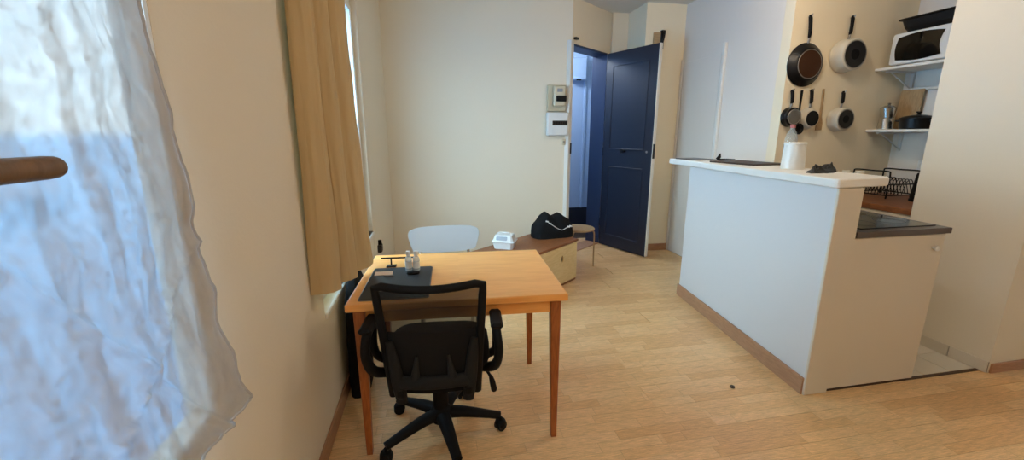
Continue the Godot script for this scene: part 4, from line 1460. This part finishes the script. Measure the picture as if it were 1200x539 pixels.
# ---------------------------------------------------------------- things on the bar
func build_bar_things() -> void:
	var y := 1.203
	var c := thing("white_canister", "white cylindrical canister standing on the bar", "canister", Vector3(2.262, y, -2.30))
	var st := mb()
	lathe(st, [Vector2(0, 0), Vector2(0.064, 0), Vector2(0.066, 0.003), Vector2(0.063, 0.06), Vector2(0.059, 0.155), Vector2(0.057, 0.158), Vector2(0, 0.158)], 32)
	obj("body", st, mats["laminate_white"], c)
	st = mb()
	lathe(st, [Vector2(0.059, 0.15), Vector2(0.062, 0.152), Vector2(0.062, 0.162), Vector2(0.059, 0.165), Vector2(0, 0.165)], 32)
	obj("lid", st, mats["laminate_white"], c)
	var b := thing("glass_bottle", "clear glass bottle with pink cap behind white canister", "bottle", Vector3(2.36, y, -2.44))
	st = mb()
	lathe(st, [Vector2(0, 0), Vector2(0.035, 0), Vector2(0.038, 0.004), Vector2(0.038, 0.16), Vector2(0.036, 0.19), Vector2(0.026, 0.225), Vector2(0.014, 0.245), Vector2(0.013, 0.265), Vector2(0, 0.265)], 22)
	obj("flask", st, mats["bottle_glass"], b)
	st = mb()
	lathe(st, [Vector2(0, 0.255), Vector2(0.0165, 0.255), Vector2(0.0165, 0.272), Vector2(0.0145, 0.275), Vector2(0, 0.276)], 18)
	obj("cap", st, mat("pink_cap", Color(0.72, 0.42, 0.42), 0.5), b)
	# crumpled black gloves / cloth
	var nz := FastNoiseLite.new()
	nz.seed = 31
	nz.frequency = 14.0
	st = mb()
	var g: Array = []
	for i in 33:
		var row: Array = []
		for j in 13:
			var th := TAU * i / 32
			var v := j / 12.0
			var q := Vector3(cos(th) * 0.13 * (1.0 - v), 0.0, sin(th) * 0.055 * (1.0 - v))
			var hgt := 0.028 * pow(v, 0.6) + maxf(0.0, nz.get_noise_2d(q.x * 1.0, q.z * 2.0 + 3.0)) * 0.05 * minf(v * 3.0, 1.0)
			hgt += 0.03 * exp(-pow((q.x - 0.085) / 0.022, 2.0)) * minf(v * 4.0, 1.0)
			q *= 1.0 + 0.25 * nz.get_noise_2d(cos(th) * 0.2, sin(th) * 0.2)
			q.y = hgt
			row.append(q)
		g.append(row)
	sheet(st, g)
	var cl := obj("black_cloth", st, mat("leather", Color(0.04, 0.038, 0.036), 0.6), self, true)
	cl.position = Vector3(2.225, y, -2.06)
	cl.rotation_degrees.y = 20
	tag(cl, "crumpled glossy black cloth in front of the canister", "cloth")
	for i in 3:
		st = mb()
		lathe(st, [Vector2(0, 0), Vector2(0.02, 0), Vector2(0.022, 0.003), Vector2(0.020, 0.012), Vector2(0, 0.013)], 16)
		var o := obj("bottle_cap", st, mats["enamel"])
		o.position = Vector3(2.325 + i * 0.028, y, -2.07 + 0.055 * i)
		tag(o, ["pale round cap touching the black cloth on bar", "pale round cap, middle of three on the bar", "pale round cap nearest the bar end"][i], "cap", "pale caps on the bar")
	# brown folded mat
	st = mb()
	rb(st, Vector3(0, 0.006, 0), Vector3(0.30, 0.012, 0.42), 0.004)
	var m := obj("place_mat", st, mat("mat_brown", Color(0.22, 0.17, 0.14), 0.6))
	m.position = Vector3(2.325, y, -2.78)
	m.rotation_degrees.y = 6
	tag(m, "dark brown place mat lying behind the canister", "place mat")
	# tongs with upright jaw, at the far end
	var k := thing("kitchen_tongs", "black kitchen tongs lying at far end of bar", "tongs", Vector3(2.33, y, -3.08), 10.0)
	for s in [-1, 1]:
		st = mb()
		tube(st, curve([Vector3(-0.02, 0.012, s * 0.006), Vector3(0.05, 0.012, s * 0.022), Vector3(0.14, 0.008, s * 0.018)], 5), 0.006, 8)
		obj("arm", st, mats["black_plastic"], k)
	st = mb()
	tube(st, [Vector3(-0.03, 0.016, 0), Vector3(-0.012, 0.034, 0), Vector3(-0.005, 0.06, 0)], [0.014, 0.014, 0.004], 10)
	obj("jaw", st, mats["black_plastic"], k)
	st = mb()
	rb(st, Vector3(0, 0.004, 0), Vector3(0.20, 0.008, 0.27), 0.002)
	var tb := obj("tablet", st, mat("tablet_grey", Color(0.30, 0.31, 0.32), 0.3))
	tb.position = Vector3(2.26, y, -3.31)
	tb.rotation_degrees.y = 5
	tag(tb, "thin grey tablet lying at the tip of the bar", "tablet")

# ---------------------------------------------------------------- pans
func pan(called: String, label: String, at: Vector3, r: float, depth: float, rim_mat: Material, base_mat: Material, ring_mat: Material, hl: float, tilt: float, logo := false) -> void:
	# hangs upside with its base towards the room; at = centre of the mouth on the wall
	var t := thing(called, label, "pan", at, 0.0, "pans hanging on the kitchen wall")
	t.rotation_degrees.z = tilt
	var out := Transform3D(Basis(Vector3.RIGHT, PI / 2), Vector3(0, 0, 0.004))   # local y -> +z
	var st := mb()
	var br := r * (0.72 if depth < 0.06 else 0.86)
	lathe(st, [Vector2(r - 0.004, 0.0), Vector2(r, 0.0), Vector2(r + 0.002, 0.004), Vector2(r - 0.002, 0.010), Vector2(lerpf(r, br, 0.45), depth * 0.55), Vector2(br + 0.008, depth - 0.006), Vector2(br, depth), Vector2(0, depth)], 40, out)
	obj("bowl", st, rim_mat, t)
	st = mb()
	lathe(st, [Vector2(0, depth), Vector2(br * 0.93, depth), Vector2(br * 0.93, depth + 0.0025), Vector2(br * 0.89, depth + 0.003), Vector2(0, depth + 0.003)], 36, out)
	var b := obj("base_plate", st, base_mat, t)
	for q in [0.93]:
		st = mb()
		lathe(st, [Vector2(br * q - 0.006, depth + 0.003), Vector2(br * q - 0.004, depth + 0.0042), Vector2(br * q, depth + 0.0042), Vector2(br * q + 0.001, depth + 0.002)], 36, out)
		obj("base_ring", st, ring_mat, b)
	if logo:
		st = mb()
		lathe(st, [Vector2(0, depth + 0.003), Vector2(br * 0.36, depth + 0.003), Vector2(br * 0.34, depth + 0.0045), Vector2(0, depth + 0.0045)], 24, out)
		obj("base_medallion", st, mats["black_plastic"], b)
	st = mb()
	tube(st, curve([Vector3(0, r - 0.004, 0.02), Vector3(0, r + 0.02, 0.026), Vector3(0, r + 0.05, 0.022)], 3), 0.008, 8)
	obj("handle_ferrule", st, mats["dull_steel"], t)
	st = mb()
	var n := 7
	tube(st, curve([Vector3(0, r + 0.03, 0.024), Vector3(0, r + hl * 0.35, 0.03), Vector3(0, r + hl * 0.75, 0.026), Vector3(0, r + hl, 0.02)], 2), [0.009, 0.013, 0.015, 0.015, 0.0155, 0.016, 0.010], 10, Transform3D.IDENTITY, 0.7, Vector3.RIGHT)
	obj("handle", st, mats["black_plastic"], t)
	# hook
	st = mb()
	tube(st, curve([Vector3(0, r + hl - 0.012, -0.0), Vector3(0, r + hl - 0.014, 0.03), Vector3(0, r + hl + 0.004, 0.042)], 4), 0.0035, 6)
	obj("hook", st, mats["steel"], t)

func build_pan_wall() -> void:
	var copper := mat("brown_base", Color(0.30, 0.18, 0.10), 0.35, 0.5)
	var blk: Material = mats["black_metal"]
	var en: Material = mats["enamel"]
	var gb := mat("grey_base", Color(0.16, 0.155, 0.15), 0.4, 0.4)
	var z := ZP + 0.001
	pan("frying_pan", "large black frying pan with brown base hanging on the wall", Vector3(3.035, 1.968, z), 0.168, 0.05, blk, copper, mats["dull_steel"], 0.205, 4.0)
	pan("saucepan", "large cream saucepan with handle up at top right", Vector3(3.395, 2.045, z), 0.132, 0.105, en, gb, mats["dull_steel"], 0.175, -3.0, true)
	pan("saucepan", "small black pan with steel base at lower left", Vector3(2.952, 1.556, z), 0.078, 0.06, blk, mats["dull_steel"], mats["steel"], 0.14, 3.0)
	pan("saucepan", "small cream pan with black base beside the wooden spoon", Vector3(3.135, 1.545, z), 0.09, 0.055, en, blk, mats["black_plastic"], 0.145, 2.0)
	pan("saucepan", "small cream saucepan at the right end of lower row", Vector3(3.435, 1.540, z), 0.100, 0.085, en, gb, mats["dull_steel"], 0.13, -2.0, true)
	# slim ladle between the small pans
	var t := thing("black_ladle", "slim black ladle hanging between the small pans", "ladle", Vector3(3.042, 1.43, z))
	var st := mb()
	tube(st, [Vector3(0, 0.07, 0.02), Vector3(0, 0.20, 0.014), Vector3(0, 0.34, 0.012)], [0.006, 0.008, 0.012], 8, Transform3D.IDENTITY, 0.6, Vector3.RIGHT)
	obj("handle", st, mats["black_plastic"], t)
	st = mb()
	lathe(st, [Vector2(0, 0), Vector2(0.03, 0.004), Vector2(0.042, 0.016), Vector2(0.045, 0.03), Vector2(0.042, 0.03), Vector2(0.03, 0.012), Vector2(0, 0.008)], 20, Transform3D(Basis(Vector3.RIGHT, PI / 2), Vector3(0, 0.03, 0.008)))
	obj("bowl", st, mats["black_plastic"], t)
	t = thing("wooden_spoon", "wooden spatula hanging on the wall among the pans", "spatula", Vector3(3.264, 1.45, z + 0.001), 0.0)
	t.rotation_degrees.z = 2.0
	st = mb()
	tube(st, [Vector3(0, 0.10, 0.012), Vector3(0, 0.2, 0.011), Vector3(0, 0.335, 0.010)], [0.013, 0.010, 0.011], 10, Transform3D.IDENTITY, 0.6, Vector3.RIGHT)
	obj("handle", st, mats["pale_wood"], t)
	st = mb()
	prism(st, PackedVector2Array([Vector2(-0.013, 0.12), Vector2(-0.03, 0.06), Vector2(-0.032, 0.0), Vector2(0.028, 0.0), Vector2(0.03, 0.06), Vector2(0.013, 0.12)]), 0.010, Transform3D(Basis(), Vector3(0, 0, 0.004)), 0.003)
	obj("blade", st, mats["pale_wood"], t)

# ---------------------------------------------------------------- things in the nook
func build_shelf_things() -> void:
	# microwave, front faces -x
	var y0 := 1.957
	var t := thing("microwave_oven", "white microwave oven with curved black window on the upper shelf", "microwave", Vector3(3.765, y0, -2.80))
	var st := mb()
	bb(st, Vector3(0.018, 0.012, -0.235), Vector3(0.30, 0.252, 0.235), 0.01)
	obj("body", st, mats["white_plastic"], t)
	# front plate and door window in the plane x = 0: polygon (x -> -z, y)
	var fx := Transform3D(Basis(Vector3(0, 0, 1), Vector3.UP, Vector3(-1, 0, 0)), Vector3(0.018, 0.132, 0))
	st = mb()
	prism(st, rrect(0.47, 0.238, 0.02), 0.016, fx, 0.005)
	obj("front_plate", st, mats["white_plastic"], t)
	st = mb()
	var w := PackedVector2Array()
	for k in 13: w.append(Vector2(-0.185 + 0.32 * k / 12.0, 0.085 + 0.018 * sin(PI * k / 12.0)))
	for k in range(1, 7): w.append(Vector2(0.135 - 0.022 * sin(PI * k / 7.0), 0.085 - 0.17 * k / 7.0))
	for k in 13: w.append(Vector2(0.135 - 0.32 * k / 12.0, -0.085 - 0.016 * sin(PI * k / 12.0)))
	for k in range(1, 7): w.append(Vector2(-0.185 - 0.015 * sin(PI * k / 7.0), -0.085 + 0.17 * k / 7.0))
	prism(st, w, 0.005, Transform3D(fx.basis, Vector3(0.003, 0.132, 0)), 0.0015)
	obj("door_window", st, mats["dark_glass"], t)
	for k in 2:
		st = mb()
		lathe(st, [Vector2(0, 0), Vector2(0.02, 0), Vector2(0.018, 0.014), Vector2(0, 0.015)], 18, Transform3D(Basis(Vector3.BACK, PI / 2), Vector3(0.002, 0.19 - 0.1 * k, 0.19)))
		obj("dial", st, mats["white_plastic"], t)
	for p in [Vector2(0.05, -0.19), Vector2(0.05, 0.19), Vector2(0.26, -0.19), Vector2(0.26, 0.19)]:
		st = mb()
		lathe(st, [Vector2(0, 0), Vector2(0.012, 0), Vector2(0.014, 0.013), Vector2(0, 0.013)], 10, Transform3D(Basis(), Vector3(p.x, 0, p.y)))
		obj("foot", st, mats["black_plastic"], t)
	# black roasting tray on the microwave
	t = thing("roasting_tray", "black roasting tray lying on top of the microwave", "tray", Vector3(3.915, y0 + 0.252, -2.76))
	st = mb()
	var pr := [[0.15, 0.19, 0.0], [0.165, 0.21, 0.03], [0.178, 0.225, 0.085], [0.195, 0.245, 0.092], [0.195, 0.245, 0.098], [0.172, 0.22, 0.092], [0.158, 0.2, 0.03], [0.145, 0.18, 0.006]]
	for i in pr.size() - 1:
		var a := rrect(pr[i][0] * 2, pr[i][1] * 2, 0.05)
		var b := rrect(pr[i + 1][0] * 2, pr[i + 1][1] * 2, 0.05)
		for k in a.size():
			var j := (k + 1) % a.size()
			var o := Vector3(a[k].x, 0.05, a[k].y) * (1.0 if i < 4 else -1.0)
			if i == 3: o = Vector3.UP + Vector3(a[k].x, 0, a[k].y)
			quad(st, Vector3(a[k].x, pr[i][2], a[k].y), Vector3(a[j].x, pr[i][2], a[j].y), Vector3(b[j].x, pr[i + 1][2], b[j].y), Vector3(b[k].x, pr[i + 1][2], b[k].y), o, Transform3D.IDENTITY)
	for e in [[0.15, 0.19, 0.0, -1], [0.145, 0.18, 0.006, 1]]:
		var a := rrect(e[0] * 2, e[1] * 2, 0.05)
		for k in a.size():
			var j := (k + 1) % a.size()
			tri(st, Vector3(0, e[2], 0), Vector3(a[k].x, e[2], a[k].y), Vector3(a[j].x, e[2], a[j].y), Vector3(0, e[3], 0), Transform3D.IDENTITY)
	obj("pan", st, mats["black_metal"], t)
	st = mb()
	tube(st, curve([Vector3(-0.06, 0.095, 0.24), Vector3(-0.055, 0.125, 0.25), Vector3(0.055, 0.125, 0.25), Vector3(0.06, 0.095, 0.24)], 5), 0.006, 8)
	obj("handle", st, mats["black_metal"], t)
	st = mb()
	tube(st, curve([Vector3(-0.06, 0.095, -0.24), Vector3(-0.055, 0.125, -0.25), Vector3(0.055, 0.125, -0.25), Vector3(0.06, 0.095, -0.24)], 5), 0.006, 8)
	obj("handle", st, mats["black_metal"], t)
	# mid shelf
	var y1 := 1.457
	t = thing("coffee_pot", "polished metal coffee pot on the middle shelf", "coffee pot", Vector3(3.84, y1, -3.02), 30.0)
	st = mb()
	lathe(st, [Vector2(0, 0), Vector2(0.056, 0), Vector2(0.058, 0.004), Vector2(0.046, 0.085), Vector2(0.044, 0.09), Vector2(0, 0.09)], 8)
	obj("boiler", st, mats["steel"], t)
	st = mb()
	lathe(st, [Vector2(0, 0.09), Vector2(0.044, 0.09), Vector2(0.046, 0.096), Vector2(0.057, 0.175), Vector2(0.055, 0.178), Vector2(0, 0.182)], 8)
	obj("jug", st, mats["steel"], t)
	st = mb()
	lathe(st, [Vector2(0, 0.178), Vector2(0.052, 0.18), Vector2(0.03, 0.195), Vector2(0.008, 0.2), Vector2(0.012, 0.215), Vector2(0, 0.22)], 8)
	obj("lid", st, mats["steel"], t)
	st = mb()
	tube(st, curve([Vector3(0.05, 0.168, 0), Vector3(0.09, 0.165, 0), Vector3(0.1, 0.13, 0), Vector3(0.09, 0.08, 0)], 5), 0.009, 8)
	obj("handle", st, mats["black_plastic"], t)
	t = thing("black_cooking_pot", "black cooking pot with lid on the middle shelf", "pot", Vector3(3.87, y1, -2.80))
	st = mb()
	lathe(st, [Vector2(0, 0), Vector2(0.098, 0), Vector2(0.108, 0.008), Vector2(0.115, 0.075), Vector2(0.119, 0.08), Vector2(0.11, 0.082), Vector2(0, 0.07)], 32)
	obj("pot_body", st, mats["black_metal"], t)
	st = mb()
	lathe(st, [Vector2(0.117, 0.080), Vector2(0.117, 0.086), Vector2(0.09, 0.101), Vector2(0.04, 0.111), Vector2(0.012, 0.113), Vector2(0.009, 0.122), Vector2(0.02, 0.132), Vector2(0.018, 0.139), Vector2(0, 0.14)], 32)
	obj("lid", st, mats["black_metal"], t)
	for s in [-1, 1]:
		st = mb()
		tube(st, curve([Vector3(-0.035, 0.065, s * 0.108), Vector3(-0.03, 0.068, s * 0.142), Vector3(0.03, 0.068, s * 0.142), Vector3(0.035, 0.065, s * 0.108)], 5), 0.007, 8)
		obj("handle", st, mats["black_metal"], t)
	st = mb()
	rb(st, Vector3(0, 0.155, 0), Vector3(0.018, 0.34, 0.18), 0.006, Transform3D.IDENTITY, 1)
	var cb := obj("cutting_board", st, mats["pale_wood"])
	cb.position = Vector3(4.03, y1 + 0.004, -3.01)
	cb.rotation_degrees.z = -3.0
	tag(cb, "wooden cutting board leaning on the wall behind the pots", "cutting board")
	t = thing("spice_jar", "brown spice jar at the near end of middle shelf", "jar", Vector3(3.90, y1, -2.60))
	st = mb()
	lathe(st, [Vector2(0, 0), Vector2(0.042, 0), Vector2(0.045, 0.004), Vector2(0.045, 0.11), Vector2(0.036, 0.125), Vector2(0, 0.125)], 22)
	obj("body", st, mat("jar_brown", Color(0.42, 0.34, 0.24), 0.3), t)
	st = mb()
	lathe(st, [Vector2(0, 0.122), Vector2(0.04, 0.122), Vector2(0.04, 0.142), Vector2(0.038, 0.145), Vector2(0, 0.146)], 22)
	obj("lid", st, mat("jar_lid", Color(0.30, 0.22, 0.15), 0.5), t)
	# dish rack on the wooden worktop
	var y2 := 0.897
	t = thing("dish_rack", "black wire dish rack on the wooden worktop", "dish rack", Vector3(3.80, y2, -2.90))
	var bl: Material = mats["black_metal"]
	for s in [-1, 1]:
		st = mb()
		tube(st, curve([Vector3(s * 0.16, 0.004, -0.15), Vector3(s * 0.16, 0.12, -0.15), Vector3(s * 0.16, 0.205, -0.15), Vector3(s * 0.16, 0.225, -0.13), Vector3(s * 0.16, 0.225, 0.0), Vector3(s * 0.16, 0.225, 0.13), Vector3(s * 0.16, 0.205, 0.15), Vector3(s * 0.16, 0.12, 0.15), Vector3(s * 0.16, 0.004, 0.15)], 5), 0.006, 8)
		obj("side_frame", st, bl, t)
	st = mb()
	for z in [-0.15, 0.15]:
		for y in [0.03, 0.12]:
			tube(st, [Vector3(-0.16, y, z), Vector3(0.16, y, z)], 0.005, 8)
	for s in [-1, 1]:
		tube(st, [Vector3(s * 0.16, 0.03, -0.15), Vector3(s * 0.16, 0.03, 0.15)], 0.005, 8)
	obj("rails", st, bl, t)
	for k in 11:
		st = mb()
		var z := -0.13 + 0.026 * k
		tube(st, curve([Vector3(-0.158, 0.03, z), Vector3(-0.12, 0.15, z), Vector3(-0.07, 0.17, z), Vector3(-0.02, 0.03, z)], 5), 0.0028, 6)
		obj("wire", st, bl, t)
		st = mb()
		tube(st, curve([Vector3(0.02, 0.03, z), Vector3(0.05, 0.13, z), Vector3(0.10, 0.15, z), Vector3(0.158, 0.03, z)], 5), 0.0028, 6)
		obj("wire", st, bl, t)
	# kettle with cable
	t = thing("black_kettle", "black electric kettle with cable beside the dish rack", "kettle", Vector3(3.80, y2, -2.60))
	st = mb()
	lathe(st, [Vector2(0, 0), Vector2(0.08, 0), Vector2(0.08, 0.018), Vector2(0.075, 0.022), Vector2(0.078, 0.03), Vector2(0.062, 0.21), Vector2(0.058, 0.222), Vector2(0.03, 0.236), Vector2(0.01, 0.238), Vector2(0.012, 0.252), Vector2(0, 0.255)], 26)
	obj("jug", st, mats["black_plastic"], t)
	st = mb()
	tube(st, curve([Vector3(-0.05, 0.215, 0.03), Vector3(-0.09, 0.22, 0.06), Vector3(-0.10, 0.14, 0.07), Vector3(-0.065, 0.06, 0.04)], 6), 0.011, 10)
	obj("handle", st, mats["black_plastic"], t)
	st = mb()
	tube(st, [Vector3(0.055, 0.19, -0.02), Vector3(0.075, 0.205, -0.03), Vector3(0.085, 0.212, -0.034)], [0.02, 0.014, 0.01], 10)
	obj("spout", st, mats["black_plastic"], t)
	st = mb()
	tube(st, curve([Vector3(0.07, 0.012, 0.0), Vector3(0.16, 0.02, -0.05), Vector3(0.20, 0.18, -0.07), Vector3(0.20, 0.35, -0.05), Vector3(0.25, 0.42, 0.02), Vector3(0.272, 0.50, 0.08)], 6), 0.005, 8)
	obj("cable", st, mats["black_plastic"], t)
	t = thing("power_socket", "white double socket on the kitchen wall above worktop", "socket", Vector3(XK - 0.001, 1.16, -2.80))
	st = mb()
	rb(st, Vector3(-0.006, 0, 0), Vector3(0.012, 0.08, 0.15), 0.004)
	obj("plate", st, mats["white_plastic"], t)
	for s in [-1, 1]:
		st = mb()
		lathe(st, [Vector2(0.02, 0), Vector2(0.022, 0.002), Vector2(0.024, 0.002), Vector2(0.025, 0)], 20, Transform3D(Basis(Vector3.BACK, PI / 2), Vector3(-0.012, 0, s * 0.036)))
		obj("socket_ring", st, mats["white_plastic"], t)

# ---------------------------------------------------------------- wall fittings, small floor things
func build_wall_things() -> void:
	var t := thing("electric_meter", "white electric meter with dark switch beside the entrance", "electric meter", Vector3(1.375, 1.665, ZB))
	var st := mb()
	rb(st, Vector3(0, 0.13, 0.02), Vector3(0.205, 0.275, 0.04), 0.006)
	obj("back_plate", st, mat("aged_plastic", Color(0.72, 0.68, 0.58), 0.5), t)
	st = mb()
	rb(st, Vector3(0.02, 0.15, 0.06), Vector3(0.13, 0.21, 0.045), 0.012)
	obj("housing", st, mat("meter_cream", Color(0.80, 0.76, 0.66), 0.45), t)
	st = mb()
	rb(st, Vector3(0.035, 0.125, 0.093), Vector3(0.11, 0.06, 0.025), 0.006)
	obj("switch", st, mats["black_plastic"], t)
	st = mb()
	rb(st, Vector3(0.02, 0.21, 0.085), Vector3(0.06, 0.035, 0.01), 0.003)
	obj("counter_window", st, mat("grey_window", Color(0.55, 0.57, 0.60), 0.3), t)
	t = thing("fuse_box", "white fuse box under the electric meter", "fuse box", Vector3(1.385, 1.40, ZB))
	st = mb()
	rb(st, Vector3(0, 0.125, 0.04), Vector3(0.235, 0.245, 0.08), 0.008)
	obj("housing", st, mats["white_plastic"], t)
	st = mb()
	rb(st, Vector3(0.02, 0.135, 0.081), Vector3(0.17, 0.05, 0.006), 0.001)
	var sl := obj("slot", st, mat("slot_dark", Color(0.16, 0.14, 0.12), 0.6), t)
	for k in 6:
		st = mb()
		rb(st, Vector3(-0.045 + 0.026 * k, 0.135, 0.088), Vector3(0.016, 0.024, 0.012), 0.002)
		obj("breaker", st, mats["grey_plastic"], sl)
	st = mb()
	rb(st, Vector3(0.02, 0.055, 0.082), Vector3(0.17, 0.07, 0.006), 0.002)
	obj("label_strip", st, mats["white_plastic"], t)
	t = thing("light_switch", "small pale switch on the wall under the fuse box", "switch", Vector3(1.475, 1.30, ZB))
	st = mb()
	rb(st, Vector3(0, 0.03, 0.008), Vector3(0.04, 0.065, 0.016), 0.004)
	obj("plate", st, mat("meter_cream", Color.WHITE), t)
	st = mb()
	rb(st, Vector3(0, 0.03, 0.018), Vector3(0.02, 0.03, 0.008), 0.003)
	obj("rocker", st, mats["dull_steel"], t)
	t = thing("radiator_valve", "dark pipe valve low on the wall in the corner", "valve", Vector3(XL, 0.40, -3.86))
	st = mb()
	rb(st, Vector3(0.025, 0.0, 0), Vector3(0.05, 0.07, 0.09), 0.008)
	obj("housing", st, mat("valve_brown", Color(0.16, 0.12, 0.09), 0.5), t)
	st = mb()
	tube(st, [Vector3(0.03, 0.03, 0), Vector3(0.03, 0.075, 0)], [0.02, 0.016], 12)
	obj("cap", st, mats["black_plastic"], t)
	# little dark nut on the floor
	st = mb()
	lathe(st, [Vector2(0.006, 0.001), Vector2(0.012, 0.0), Vector2(0.015, 0.005), Vector2(0.012, 0.010), Vector2(0.006, 0.010), Vector2(0.005, 0.005), Vector2(0.006, 0.001)], 10)
	var o := obj("floor_stud", st, mat("stud", Color(0.34, 0.30, 0.26), 0.4, 0.6))
	o.position = Vector3(1.647, 0, -1.86)
	tag(o, "small dark metal stud lying on the bare floor", "stud")
